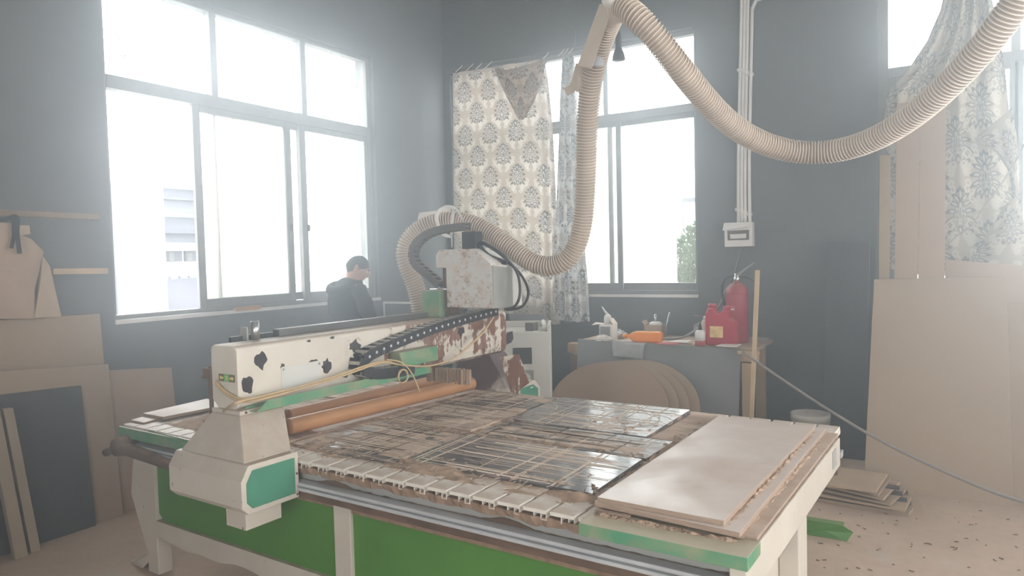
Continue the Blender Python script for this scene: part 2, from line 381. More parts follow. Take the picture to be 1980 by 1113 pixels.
# ---- window_1, left wall: fixed lights above, three sliding sashes below
w1 = window(1, 0, 0, 0); A0, A1 = XW - .13, XW - .05
def sash(par, axis, p0, p1, a0, a1, z0, z1, wl, wr, m, wt=.05, wb=.07):
    o = bar(par, 'sash', axis, p0, p1, a0, a0 + wl, z0, z1)
    bar(par, 'sash_rail', axis, p0, p1, a0 + wl, a1 - wr, z1 - wt, z1, sub=o); bar(par, 'sash_rail', axis, p0, p1, a0 + wl, a1 - wr, z0, z0 + wb, sub=o)
    bar(par, 'sash_stile', axis, p0, p1, a1 - wr, a1, z0, z1, sub=o)
    pm = (p0 + p1) / 2
    bar(par, 'pane', axis, pm - .003, pm + .003, a0 + wl, a1 - wr, z0 + wb, z1 - wt, m, sub=o)
    return o
bar(w1, 'frame_head', 0, A0, A1, W1[0], W1[1], 3.66, W1[3]); bar(w1, 'frame_sill', 0, A0, A1, W1[0], W1[1], W1[2], 1.315)
bar(w1, 'frame_jamb', 0, A0, A1, W1[0], W1[0] + .045, 1.315, 3.66); bar(w1, 'frame_jamb', 0, A0, A1, W1[1] - .05, W1[1], 1.315, 3.66)
bar(w1, 'transom', 0, A0, A1 + .01, W1[0] + .045, W1[1] - .05, 2.905, 3.0)
bar(w1, 'mullion', 0, A0, A1, 3.655, 3.715, 3.0, 3.66); bar(w1, 'mullion', 0, A0, A1, 4.588, 4.648, 3.0, 3.66)
for a0, a1, m in ((W1[0] + .045, 3.655, 'glassspot'), (3.715, 4.588, 'glass'), (4.648, W1[1] - .05, 'glass')):
    bar(w1, 'pane', 0, XW - .093, XW - .087, a0, a1, 3.0, 3.66, m)
sash(w1, 0, XW - .085, XW - .055, 3.475, 4.442, 1.315, 2.905, .066, .066, 'glassdirty')
sash(w1, 0, XW - .12, XW - .09, 3.66, 4.60, 1.32, 2.905, .045, .05, 'glassdirty')
sash(w1, 0, XW - .085, XW - .055, 4.545, W1[1] - .05, 1.315, 2.905, .07, .05, 'glass')
for y_ in (4.40, 4.60): put('sash_latch', B(XW - .055, XW - .035, y_, y_ + .02, 1.94, 2.0), 'rust', w1, (0, 0, 0), bevel=.003)
# ---- window_2, back wall beside the curtain
w2 = window(2, 1, 0, 0); B0, B1 = YW + .05, YW + .13
bar(w2, 'frame_head', 1, B0, B1, W2[0], W2[1], 3.72, W2[3]); bar(w2, 'frame_sill', 1, B0, B1, W2[0], W2[1], W2[2], 1.30)
bar(w2, 'frame_jamb', 1, B0, B1, W2[0], W2[0] + .05, 1.30, 3.72); bar(w2, 'frame_jamb', 1, B0, B1, W2[1] - .03, W2[1], 1.30, 3.72)
bar(w2, 'transom', 1, B0 - .01, B1, W2[0] + .05, W2[1] - .03, 3.0, 3.075)
for a in (-2.985, -3.9): bar(w2, 'mullion', 1, B0, B1, a, a + .05, 3.075, 3.72)
for a0, a1 in ((W2[0] + .05, -3.9), (-3.85, -2.985), (-2.935, W2[1] - .03)): bar(w2, 'pane', 1, YW + .087, YW + .093, a0, a1, 3.075, 3.72, 'glass')
sash(w2, 1, YW + .055, YW + .085, -3.75, -2.805, 1.30, 3.0, .06, .055, 'glass')
sash(w2, 1, YW + .09, YW + .12, -2.965, -2.05, 1.30, 3.0, .05, .02, 'glass')
sash(w2, 1, YW + .09, YW + .12, -4.81, -3.68, 1.30, 3.0, .06, .055, 'glassdirty')
# ---- window_3, behind the leaning boards
w3 = window(3, 1, 0, 0)
bar(w3, 'frame_head', 1, B0, B1, W3[0], W3[1], 3.76, W3[3]); bar(w3, 'frame_sill', 1, B0, B1, W3[0], W3[1], W3[2], 1.24)
bar(w3, 'frame_jamb', 1, B0, B1, W3[0], W3[0] + .08, 1.24, 3.76); bar(w3, 'frame_jamb', 1, B0, B1, W3[1] - .05, W3[1], 1.24, 3.76)
bar(w3, 'transom', 1, B0, B1, W3[0] + .08, W3[1] - .05, 3.06, 3.14)
for a in (.41, 1.35): bar(w3, 'mullion', 1, B0, B1, a, a + .06, 3.14, 3.76)
for a0, a1 in ((W3[0] + .08, .41), (.47, 1.35), (1.41, W3[1] - .05)): bar(w3, 'pane', 1, YW + .087, YW + .093, a0, a1, 3.14, 3.76, 'glass')
for a0, a1 in ((W3[0] + .08, .46), (.43, 1.36), (1.36, W3[1] - .05)): sash(w3, 1, YW + .055, YW + .085, a0, a1, 1.24, 3.06, .06, .06, 'glass')
# sills
struct('trim_1', B(XW - TH + .02, XW + .012, W1[0], W1[1], W1[2] - .03, W1[2] - .002), 'sill')
struct('trim_2', B(W2[0], W2[1], YW - .012, YW + TH - .02, W2[2] - .03, W2[2] - .002), 'sill')
# unseen window of the right wall, kept simple
w4 = window(4, 0, 0, 0)
for a in (-.8, .7, 2.2, 3.7, 5.14): bar(w4, 'mullion', 0, XR + .08, XR + .14, a, a + .06, 1.1, 3.7)
bar(w4, 'transom', 0, XR + .08, XR + .14, -.8, 5.2, 2.9, 2.98)

# ------------------------------------------------------------------ haze volume added to stand in for the lens veil
t = NT('veil_haze'); vs = t.n('ShaderNodeVolumeScatter'); vs.inputs['Color'].default_value = (*HAZE_COL, 1); vs.inputs['Density'].default_value = HAZE; vs.inputs['Anisotropy'].default_value = HAZE_ANISO
t.l(vs.outputs[0], t.out.inputs['Volume']); M['haze'] = t.m
hz = single('haze', B(XW + .02, XR - .02, YF + .02, YW - .02, .02, ZC - .02), 'haze', 'thin bluish haze added as a veil of lens glare', 'haze', kind='stuff')

# ================================================================== OUTSIDE
single('yard', B(-60, 40, YW + TH + .3, 60, -.6, -.5).box(-60, XW - TH - .3, -30, YW + TH + .3, -.6, -.5), 'ext_ground', None, None, kind='structure')
def facade_x(px0, px1, X, z0, z1, dep): # block whose +x face lies at x = X between two image columns
    y0, y1 = PX(px0, 520, X)[1], PX(px1, 520, X)[1]; return y0, y1
XA = -11.5; ya, yb = facade_x(150, 322, XA, 0, 0, 0)
T = Thing('white_building', (XA - 2, (ya + yb) / 2, -.5), 'tall white building nearest outside the left window', 'building')
T.part('wall', B(XA - 4, XA, ya - 3, yb, -.5, 3.5), 'ext_white')
zt_ = PX(215, 352, XA)[2]
T.part('downpipe', MB().tube([(XA + .08, PX(213, 500, XA)[1], -.5), (XA + .08, PX(213, 500, XA)[1], zt_)], .05, 8), 'ext_grey')
XB = -17.0; ya, yb = facade_x(296, 470, XB, 0, 0, 0)
zz = lambda y: PX(350, y, XB)[2]
T = Thing('balcony_building', (XB - 3, (ya + yb) / 2, -.5), 'grey building with balconies beyond the open pane of the left window', 'building')
T.part('wall', B(XB - 6, XB - .8, ya, yb + 1.5, -.5, zz(470)), 'ext_white')
T.part('upper_wall', B(XB - 6, XB, ya, yb, zz(470), zz(356)), 'ext_grey')
for k, (a, b) in enumerate(((362, 366), (384, 388), (414, 420), (446, 452), (470, 480))):
    T.part('balcony_slab', B(XB - .5, XB + .25, ya, yb + .2, zz(b), zz(a)), 'ext_dark' if k % 2 else 'ext_white')
for k in range(4):
    y0 = ya + (yb - ya) * (.12 + .2 * k); w = T.part('window', B(XB - .82, XB - .74, y0, y0 + .45, zz(505), zz(484)), 'ext_grey'); T.part('pane', B(XB - .74, XB - .72, y0 + .06, y0 + .2, zz(503), zz(486)), 'glassdirty', sub=w)
for k in range(9):
    y0 = ya + (yb - ya) * (.1 + .1 * k); T.part('railing_post', B(XB + .2, XB + .25, y0, y0 + .05, zz(558), zz(533)), 'ext_dark')
XT = -15.5; ya, yb = facade_x(325, 520, XT, 0, 0, 0); zz2 = lambda y: PX(350, y, XT)[2]
T = Thing('tiled_shed', (XT - .5, (ya + yb) / 2, -.5), 'low shed with grey lapped roofing outside the left window', 'building')
T.part('wall', B(XT - .9, XT - .1, ya, yb, -.5, zz2(596)), 'ext_grey')
for k in range(7):
    f0, f1 = k / 7, (k + 1) / 7; q0, q1 = zz2(604 - 56 * f0), zz2(604 - 56 * f1)
    x0, x1 = XT - 1.2 * f0, XT - 1.2 * f1
    T.part('shingle', MB().slab([(x0, ya, q0), (x0, yb, q0 + .1), (x1, yb, q1 + .14), (x1, ya, q1 + .04)], .03), 'ext_dark')
# beyond the back window
YC = 9.3; x0, x1 = PY(1000, 500, YC)[0], PY(1309, 500, YC)[0]
T = Thing('white_annex', ((x0 + x1) / 2, YC + 1, -.5), 'white building outside the window beside the curtain', 'building'); T.part('wall', MB().prism([(x0 - 3, YC, -.5), (x1, YC, -.5), (PY(1300, 500, YC + 1.9)[0], YC + 1.9, -.5), (x0 - 3, YC + 1.9, -.5)], (0, 0, 3.7)), 'ext_white')
YD = 19.; p = PY(1318, 383, YD); q = PY(1352, 445, YD)
T = Thing('distant_house', ((p[0] + q[0]) / 2, YD + 2, -.5), 'distant pale house above the tree outside', 'building')
T.part('wall', B(p[0] - 2, p[0] + 8, YD + .1, YD + 4, -.5, p[2] + .6), 'ext_white'); w = T.part('window', B(p[0], q[0], YD + .02, YD + .12, q[2], p[2]), 'ext_grey')
for k in range(4): xx = p[0] + (q[0] - p[0]) * k / 4; T.part('pane', B(xx + .04, xx + .17, YD, YD + .03, q[2] + .1, p[2] - .12), 'ext_white', sub=w)
YT_ = 12.5; c = PY(1352, 505, YT_)
T = Thing('bushy_tree', (c[0] + .3, YT_, -.5), 'green bushy tree outside at the right edge of the curtained window', 'tree')
T.part('trunk', MB().tube([(c[0] + .3, YT_, -.5), (c[0] + .32, YT_, c[2])], [.12, .06], 8), 'bark')
mb = MB(); rg = random.Random(3)
for k in range(5200):
    while True:
        d = np.array([rg.uniform(-1, 1) for _ in range(3)])
        if .25 < d @ d < 1: break
    pc = np.array([c[0] + .3, YT_, c[2] - .15]) + d * np.array([.85, .6, .95])
    a = np.array([rg.gauss(0, 1) for _ in range(3)]); a /= np.linalg.norm(a); b = np.cross(a, [rg.gauss(0, 1) for _ in range(3)]); b /= np.linalg.norm(b)
    s_ = rg.uniform(.04, .075); mb.add([pc - a * s_, pc + b * s_ * .45, pc + a * s_, pc - b * s_ * .45], [(0, 1, 2, 3)])
T.part('foliage', mb, 'leaf', kind='stuff')

# ================================================================== THE CNC ROUTER (axes: u along the bed, v across it, z up)
ZT = .80
R_ = Thing('cnc_router', (-2.2, 2.85, 0), 'large white and green flatbed cutting machine, bed coated in brown sawdust, under a gantry', 'machine', machine=True)
def rp(name, mb, m, **k): return R_.part(name, mb, m, **k)
U0, U1, V0, V1 = -3.90, -.57, 2.015, 3.70
# bed frame
side = rp('side_channel', B(U0 + .08, U1 - .02, V0 + .03, V0 + .12, .677, .742), 'greysteel', bevel=.003)
rp('side_channel', B(U0 + .08, U1 - .02, V1 - .10, V1 - .02, .665, .742), 'greysteel', bevel=.003)
mb = MB()
for a, b, c in ((.676, .690, -.027), (.690, .697, -.012), (.697, .710, -.022)): mb.box(U0 + .1, U1, V0 + c, V0 + .03, a, b)
rail = rp('guide_rail', mb, 'steel', bevel=.003, label='steel guide rail along the near side of the bed, gleam painted in')
rp('rail_seat', B(U0 + .08, U1 - .01, V0 - .008, V0 + .10, .640, .676), 'rust', bevel=.004)
rp('guide_rail', B(U0 + .1, U1, V1 - .03, V1 + .02, .652, .684), 'steel', bevel=.003)
rp('rail_seat', B(U0 + .08, U1 - .01, V1 - .09, V1 + .01, .585, .652), 'rust')
rr = random.Random(4)
mb = MB(); n = 150 # ragged ledge of packed dust under the slat ends
top = [(U0 + .15 + (U1 - U0 - .2) * i / n, V0 + .004 - rr.uniform(0, .01), .775) for i in range(n + 1)]
bot = [(p[0], V0 + .012 - rr.uniform(0, .012), .744 + .004 * math.sin(p[0] * 31) + rr.uniform(-.003, .003)) for p in top]
mb.loft([[top[i], bot[i], (bot[i][0], V0 + .1, bot[i][2]), (top[i][0], V0 + .1, .775)] for i in range(n + 1)]); rp('dust_ledge', mb, 'dustshade', label='brown packed sawdust under the slat ends, shade in its colour', kind='stuff')
mb = MB() # ragged dust lip on the channel, above the rail
top = [(U0 + .12 + (U1 - U0 - .14) * i / n, V0 + .024, .7105 + max(0, rr.gauss(.001, .002)) + .020 * max(0, math.sin(i * .23 + 1) * math.sin(i * .071)) ** 2) for i in range(n + 1)]
mb.loft([[p, (p[0], p[1], .705), (p[0], p[1] + .02, .705), (p[0], p[1] + .02, p[2])] for p in top]); rp('dust_ledge', mb, 'rust', kind='stuff')
for v in (V0 + .05, V1 - .15):
    rp('bed_beam', B(U0 + .1, U1 - .03, v, v + .1, .742, .768), 'greysteel')
for k in range(7): u = U0 + .2 + k * .5; rp('cross_member', B(u, u + .08, V0 + .1, V1 - .1, .66, .742), 'white')
# legs and lower frame (near side)
for (a, b) in ((-3.78, -3.68), (-2.305, -2.205), (-.78, -.68)):
    rp('leg', B(a, b, V0 + .035, V0 + .115, 0 if a < -3 or a > -1 else .18, .652), 'white', bevel=.004)
for (a, b) in ((-3.78, -3.68), (-2.305, -2.205), (-1.25, -1.15)):
    rp('leg', B(a, b, V1 - .13, V1 - .05, 0 if a < -3 or a > -2 else .18, .652), 'white', bevel=.004)
def wavy(u0, u1, zb, zt, v0, v1, amp, seed):
    g = random.Random(seed); n = 70; L = []
    for i in range(n + 1):
        u = u0 + (u1 - u0) * i / n; z = zb + amp * (math.sin(i * .31 + seed) * .5 + math.sin(i * .83) * .3 + g.uniform(-.5, .5) * .5)
        L.append([(u, v0, z), (u, v1, z), (u, v1, zt), (u, v0, zt)])
    return MB().loft(L)
rp('lower_rail', wavy(-3.68, -.68, .20, .298, V0 + .03, V0 + .10, .016, 2), 'white', label='dirty white lower rail with a ragged edge')
rp('lower_rail', wavy(-3.68, -1.25, .20, .298, V1 - .12, V1 - .05, .016, 5), 'white')
def panel(u0, u1, z0, z1, v):
    c = .05; return MB().prism([(u0, v, z0 + c * .9), (u0 + c, v, z0), (u1, v, z0), (u1, v, z1), (u0, v, z1)], (0, .012, 0))
rp('side_panel', panel(-3.68, -2.305, .288, .605, V0 + .052), 'green'); rp('side_panel', panel(-2.205, -.78, .288, .600, V0 + .052), 'green')
rp('side_panel', panel(-3.68, -2.305, .288, .60, V1 - .10), 'green'); rp('side_panel', panel(-2.205, -1.25, .288, .60, V1 - .10), 'green')
rp('panel_border', B(-3.68, -2.305, V0 + .045, V0 + .06, .605, .652), 'dustshade'); rp('panel_border', B(-2.205, -.78, V0 + .045, V0 + .06, .600, .652), 'dustshade')
# flared end plate and levelling foot at the near left leg
rp('end_gusset', MB().prism([(-3.885, V0 + .04, .655), (-3.935, V0 + .04, .405), (-3.80, V0 + .04, .12), (-3.785, V0 + .04, .12), (-3.785, V0 + .04, .66)], (0, .05, 0)), 'white', bevel=.003)
rp('end_gusset', MB().prism([(-3.885, V1 - .12, .655), (-3.935, V1 - .12, .405), (-3.80, V1 - .12, .12), (-3.785, V1 - .12, .12), (-3.785, V1 - .12, .66)], (0, .05, 0)), 'white')
for v in (V0 + .04, V1 - .13):
    ft = MB().prism([(-3.79, v, .11), (-3.80, v, .09), (-3.97, v, .0), (-3.85, v, .0), (-3.69, v, .12)], (0, .012, 0)).prism([(-3.79, v + .08, .11), (-3.97, v + .08, .0), (-3.85, v + .08, .0), (-3.69, v + .08, .12)], (0, .012, 0)).slab([(-3.97, v, .004), (-3.86, v, .004), (-3.86, v + .09, .004), (-3.97, v + .09, .004)], .012, (0, 0, 1)).slab([(-3.965, v, .006), (-3.965, v + .09, .006), (-3.80, v + .09, .094), (-3.80, v, .094)], .01)
    rp('levelling_foot', ft, 'white')
# right end: white end beam and frame
rp('end_beam', B(-.60, -.55, 1.972, 3.50, .665, .795), 'white', bevel=.004, label='white end beam across the right end of the bed')
rp('end_post', B(-.62, -.55, 2.63, 2.77, 0, .665), 'white', bevel=.004); rp('end_post', B(-.62, -.55, 2.03, 2.13, 0, .665), 'white', bevel=.004)
rp('end_rail', B(-.70, -.62, 2.13, 2.63, .36, .56), 'white', bevel=.004)
rp('serial_plate', B(-.55, -.546, 3.30, 3.38, .70, .775), 'greysteel')
# slats: aluminium sections running across the bed, their ends showing on the near side
NS = 31; pitch = (U1 - U0) / NS
sl = MB().box(.004, pitch - .012, 0, V1 - V0, .787, .80).box(.045, .049, 0, V1 - V0, .766, .787).box(pitch - .034, pitch - .031, 0, V1 - V0, .768, .787).box(pitch - .034, pitch - .010, 0, V1 - V0, .766, .769).box(pitch - .013, pitch - .010, 0, V1 - V0, .768, .787)
M['slat'] = mat('dusty_white_slat', (.70, .65, .58), .1, 5, .5, dust=.7, dustcol=(.45, .32, .23))
first = None
for k in range(NS):
    if first is None:
        first = rp('slat', sl, 'slat'); me = first.data
        first.location = (0, 0, 0)
        me.transform(Matrix.Translation((R_.org[0], R_.org[1], 0)))  # keep the section's own origin
        o = first
    else:
        o = first.copy(); COL.objects.link(o)
    o.location = (U0 + k * pitch - R_.org[0], V0 - R_.org[1], 0)
# left end lip
rp('bed_lip', MB().slab([(-3.93, 2.03, .775), (-3.2, 1.99, .775), (-3.2, 2.03, .775), (-3.93, 2.07, .775)], .02, (0, 0, 1)).box(-3.92, -3.0, 1.995, 2.013, .735, .79), 'mint', bevel=.002, label='green strip along the near edge at the left end')
mb = MB().lathe([(0, -.05), (.045, -.05), (.055, 0), (.05, .06), (0, .08)], (-3.83, 1.975, .70), 10, 1).tube([(-3.90, 1.96, .665), (-3.80, 1.95, .70), (-3.7, 1.985, .675), (-3.45, 1.99, .655), (-3.0, 1.99, .645)], [.02, .035, .035, .03, .03], 8).tube([(-3.86, 1.95, .69), (-3.95, 1.94, .655)], .022, 8)
rp('rail_end_stop', mb, 'rust', label='grimy rail end clogged with brown dust')
# spoil boards, black film faced, dusty and scored
sb = [(-2.70, -2.06, 2.16, 2.70, 'film'), (-2.04, -1.155, 2.215, 2.66, 'filmclean'), (-2.72, -2.10, 2.76, 3.20, 'filmdusty'), (-2.05, -1.16, 2.71, 3.02, 'filmbare'), (-2.70, -2.12, 3.22, 3.64, 'film'), (-2.08, -1.30, 3.04, 3.63, 'filmclean'), (-3.62, -2.92, 2.42, 3.0, 'film'), (-3.62, -2.92, 3.04, 3.6, 'filmdusty'), (-3.4, -2.74, 2.12, 2.38, 'filmdusty')]
def mirror_tilt(m): return .0115 if m == 'filmclean' else 0.   # far edge of the cleaner boards lifted so they mirror the window
for a, b, c, d, m in sb:
    w = mirror_tilt(m); rp('spoil_board', MB().hexa([(a, c, .8005), (b, c, .8005), (b, d, .8005), (a, d, .8005), (a, c, .812), (b, c, .812), (b, d, .812 + w), (a, d, .812 + w)]), m, bevel=.0015)
rp('spoil_board', B(-2.70, -2.0, 2.705, 2.755, .8005, .806), 'dust'); rp('spoil_board', B(-1.28, -1.11, 3.04, 3.65, .8005, .810), 'filmdusty')
def strip(mb, pts, w, z):
    pts = [np.array(p, float) for p in pts]; L = []
    pts = [pts[0] + (pts[-1] - pts[0]) * f for f in np.linspace(0, 1, 7)] if len(pts) == 2 else pts
    for i, p in enumerate(pts):
        t = pts[min(i + 1, len(pts) - 1)] - pts[max(i - 1, 0)]; t /= np.linalg.norm(t) + 1e-9; nn = np.array([-t[1], t[0]]) * w / 2
        h = max([mirror_tilt(m) * (p[1] - c) / (d - c) for a, b, c, d, m in sb if a <= p[0] <= b and c <= p[1] <= d] + [0])
        L.append([(*(p + nn), z + h), (*(p - nn), z + h)])
    mb.loft(L, cap=False, closed=False)
g = random.Random(11); mb = MB()
for a, b, c, d, m in sb[:8]:
    for k in range(26):
        v = g.uniform(c + .01, d - .01); x0 = g.uniform(a, a + (b - a) * .4); x1 = g.uniform(a + (b - a) * .6, b); strip(mb, [(x0, v), (x1, v + g.uniform(-.004, .004))], g.choice((.004, .006, .011)), .8126)
    for k in range(9):
        u = g.uniform(a + .02, b - .02); strip(mb, [(u, c), (u + g.uniform(-.01, .01), d)], g.choice((.005, .007, .011)), .8127)
for cu, cv, r0, a0, a1 in ((-1.62, 3.32, .26, -1.4, 3.6), (-1.55, 3.3, .20, -1.2, 1.6), (-1.45, 3.32, .16, -1.5, 1.5), (-1.9, 3.35, .22, -2, 2), (-2.2, 3.3, .25, -1.3, .9), (-1.7, 3.3, .30, -.9, .9)):
    strip(mb, [(cu + r0 * math.cos(a0 + (a1 - a0) * i / 24), cv + r0 * .85 * math.sin(a0 + (a1 - a0) * i / 24)) for i in range(25)], .005, .8128)
strip(mb, [(-1.55, 3.1), (-1.47, 3.13), (-1.56, 3.15), (-1.46, 3.18), (-1.5, 3.2)], .006, .8128)
M['scoretan'] = mat('pale_cut_line', (.74, .60, .48), .12, 20, .8); rp('score_lines', mb, 'scoretan', kind='stuff', label='tan cut lines scored into the black boards')
mb = MB()
for a, b, c, d, m in sb:
    if m == 'filmclean': continue
    for k in range(18):
        v = g.uniform(c + .01, d - .01); x0 = g.uniform(a, a + (b - a) * .5); x1 = g.uniform(x0 + .1, b); strip(mb, [(x0, v), (x1, v)], g.choice((.004, .006)), .8129)
    for k in range(6):
        u = g.uniform(a + .02, b - .02); v = g.uniform(c, (c + d) / 2); strip(mb, [(u, v), (u, g.uniform(v + .08, d))], .0055, .8130)
M['scoredark'] = mat('dark_groove', (.13, .085, .06), .2, 20, .9); rp('score_grooves', mb, 'scoredark', kind='stuff')
# loose sawdust: low drifts along the border of the boards
def drift(u0, u1, v0, v1, h, seed, nu=90, nv=10, zb=.797):
    g = np.random.default_rng(seed); us = np.linspace(u0, u1, nu); vs = np.linspace(v0, v1, nv)
    from numpy.fft import fft2, ifft2
    N = g.normal(size=(nu, nv)); K = np.exp(-((np.fft.fftfreq(nu)[:, None] * 9) ** 2 + (np.fft.fftfreq(nv)[None] * 3) ** 2)); N = np.real(ifft2(fft2(N) * K)); N /= N.std()
    env = np.minimum(1, np.minimum(np.arange(nu), nu - 1 - np.arange(nu)) / 4)[:, None] * np.sin(np.linspace(0, PI, nv))[None]
    Z = zb + np.maximum(0, h * (.45 + .55 * N) * env) + g.random((nu, nv)) * .002 * env
    ve = [(us[i] + g.uniform(-.004, .004), vs[j] + g.uniform(-.006, .006), Z[i, j]) for i in range(nu) for j in range(nv)]
    return MB().add(ve, [(i * nv + j, (i + 1) * nv + j, (i + 1) * nv + j + 1, i * nv + j + 1) for i in range(nu - 1) for j in range(nv - 1)], True)
for a in ((-2.75, -1.12, 2.11, 2.26, .018, 1), (-1.20, -1.08, 2.1, 3.62, .022, 2, 20, 60), (-2.7, -1.15, 2.63, 2.74, .018, 3), (-2.14, -2.0, 2.2, 3.6, .014, 4, 16, 60), (-3.75, -2.8, 2.10, 2.45, .028, 5), (-2.7, -1.3, 3.0, 3.06, .010, 6), (-3.75, -3.6, 2.1, 3.6, .02, 8, 16, 60)):
    rp('sawdust_drift', drift(*a), 'dust', kind='stuff')
mb = MB(); g = random.Random(5) # shavings
for k in range(420):
    c = np.array([g.uniform(-2.75, -1.1), g.choice((g.uniform(2.06, 2.3), g.uniform(2.6, 2.76), g.uniform(2.2, 3.6))), .815]); d = g.uniform(0, 6.3); L = g.uniform(.006, .022)
    e = np.array([math.cos(d), math.sin(d), 0]) * L; w = np.array([-math.sin(d), math.cos(d), 0]) * .0018; mb.hexa([c - e - w, c + e - w, c + e + w, c - e + w, c - e - w + [0, 0, .002], c + e - w + [0, 0, .004], c + e + w + [0, 0, .004], c - e + w + [0, 0, .002]])
rp('wood_shavings', mb, 'mdfedge', kind='stuff')
# corner plate, green edged, at the near right corner
rp('corner_plate', MB().box(-1.075, -.546, 1.966, 2.10, .797, .805).box(-1.075, -.546, 1.962, 1.968, .765, .805).box(-.549, -.545, 1.962, 2.10, .765, .805), 'mint', bevel=.002, label='dust covered green metal plate at the near right corner')
# ------------------------------------------------------------------ gantry
G0, G1, GX0, GX1, GB, GT = 1.885, 3.96, -2.88, -2.69, 1.022, 1.298
mb = MB(); L = []
for v in (G0, G1):
    r = .025; L.append([(GX1, v, GB + .05), (GX1, v, GT - r), (GX1 - r * .3, v, GT - r * .3), (GX1 - r, v, GT), (GX0 + r, v, GT), (GX0 + r * .3, v, GT - r * .3), (GX0, v, GT - r), (GX0, v, GB + .03), (GX0 + .05, v, GB - .012), (GX1 - .05, v, GB - .012), (GX1 - .01, v, GB + .01)])
mb.loft(L); beam = rp('gantry_beam', mb, 'beam', bevel=.006, label='long white gantry beam with dark peeled patches and brown run stains')
def bp(name, mb, m, **k): return R_.part(name, mb, m, sub=beam, **k)
def patch(y, z, w, h, seed, pts=14, tail=0):
    g = random.Random(seed); P = []
    for k in range(pts):
        a = 2 * PI * k / pts; r = .8 + g.uniform(-.22, .25); P.append((GX1 + .0002, y + w / 2 * r * math.cos(a), z + h / 2 * r * math.sin(a)))
    mb = MB().prism(P, (.0016, 0, 0))
    if tail: mb.box(GX1, GX1 + .0016, y - .003, y + .003, z - h / 2 - tail, z - h / 2 + .01)
    return mb
def fp(x, y): return UU(x, y, GX1)
for k, (x, y, w, h, tl) in enumerate(((504, 697, 26, 38, 0), (479, 745, 27, 45, 0), (685.7, 668, 24, 26, .03), (605, 701, 20, 16, 0), (631, 707.5, 21, 31, 0), (546, 709, 9, 15, 0), (668, 726, 11, 9, 0), (891, 640, 15, 20, .07), (985.7, 652, 20, 34, 0), (597, 659, 9, 6, 0), (643, 652, 10, 6, 0))):
    p = fp(x, y); q = fp(x + w / 2, y); s_ = 2 * abs(q[1] - p[1]); dep = (uv2w(p) - C0) @ CW
    bp('peeled_patch', patch(p[1], p[2], s_, h * dep / F, 20 + k, tail=tl), 'paintpatch')
a, b = fp(543, 708), fp(621, 745)
bp('cover_plate', B(GX1, GX1 + .003, a[1], b[1], b[2] + .005, a[2] - .003), 'white2', bevel=.001)
for y in (a[1] + .012, b[1] - .012): bp('screw', MB().lathe([(.005, 0), (.005, .004), (0, .005)], (GX1 + .003, y, a[2] - .016), 8, 0), 'chrome')
# arrow sticker on the near end face
ya = G0 - .0012; s0, s1 = UVv(422.6, 721.5, ya), UVv(454, 738, ya); sx0, sx1, sz0, sz1 = s0[0], s1[0], s1[2] - .004, s0[2]
st = bp('arrow_sticker', B(sx0, sx1, ya, G0, sz0, sz1), 'brownprint', label='brown and green sticker with two arrows')
cx, cz, hw, hh = (sx0 + sx1) / 2, (sz0 + sz1) / 2, (sx1 - sx0) / 2, (sz1 - sz0) / 2
mb2 = MB().box(cx - hw * .32, cx + hw * .32, ya - .0006, ya, sz0, sz1); gp, _ = put('sticker_print', mb2, 'greenprint', beam, R_.org)
mb2 = MB()
for s_ in (-1, 1):
    P = [(.92, 0), (.66, .62), (.66, .26), (.38, .26), (.38, -.26), (.66, -.26), (.66, -.62)]
    mb2.prism([(cx + s_ * hw * x, ya - .0006, cz + hh * y) for x, y in P], (0, -.0006, 0))
    Q = [(0, -.62), (.07, -.62), (.07, 0), (.2, .6), (.1, .6), (0, .2)]
    mb2.prism([(cx + s_ * hw * x * .8, ya - .0007, cz + hh * y) for x, y in Q], (0, -.0006, 0))
put('sticker_print', mb2, 'yellow', beam, R_.org)
a = UZ(494, 656, GT); bp('pipe_stub', MB().lathe([(.0, 0), (.02, 0), (.02, .085), (.017, .085), (.017, .07), (0, .07)], (a[0], a[1], GT), 16), 'chrome', label='short bright metal pipe stub on top of the beam')
a = UZ(474, 657, GT); bp('top_bracket', MB().box(a[0] - .03, a[0] + .02, a[1] - .004, a[1] + .004, GT, GT + .06), 'greysteel')
a = UZ(535, 650, GT); bp('top_rail', B(a[0] - .03, a[0] + .02, a[1], 3.70, GT, GT + .035), 'darkgrey', bevel=.004, label='dark grey rail running along the back of the beam top')
bp('back_cover', B(GX0 - .03, GX0 - .012, 2.0, 3.8, GB + .04, GT + .02), 'black')
mb = MB().box(GX0 - .028, GX0 - .010, 1.885, 1.90, .90, 1.20).box(GX0 - .06, GX0 - .002, 1.88, 1.91, 1.15, 1.19).box(GX0 - .08, GX0 - .04, 1.885, 1.905, 1.14, 1.155).box(GX0 - .075, GX0 - .002, 1.88, 1.91, .915, .95)
bp('limit_switch_bracket', mb, 'rust', bevel=.004)
# cable tray, green, along the foot of the beam
t0, t1 = UU(494, 780, GX1 + .07)[1], UU(832, 712, GX1 + .07)[1]
tr = MB().box(GX1 - .002, GX1 + .075, t0, t1, 1.012, 1.016).box(GX1 + .072, GX1 + .076, t0 + .06, t1, 1.012, 1.055).box(GX1 - .002, GX1 + .002, t0, t1, 1.012, 1.03).prism([(GX1 + .076, t0, 1.013), (GX1 + .076, t0 + .06, 1.013), (GX1 + .076, t0 + .06, 1.055)], (-.004, 0, 0))
tray = rp('cable_tray', tr, 'mint', bevel=.0015, label='green cable tray along the foot of the gantry beam')
c0, c1, c2, c3 = (UU(x, y, GX1 + .085) for x, y in ((772, 682), (846, 668), (848, 696), (780, 710)))
rp('tray_cover', MB().prism([c0, c1, c2, c3], (-.075, 0, 0)), 'mint', bevel=.004, label='dusty green cover box over the tray')
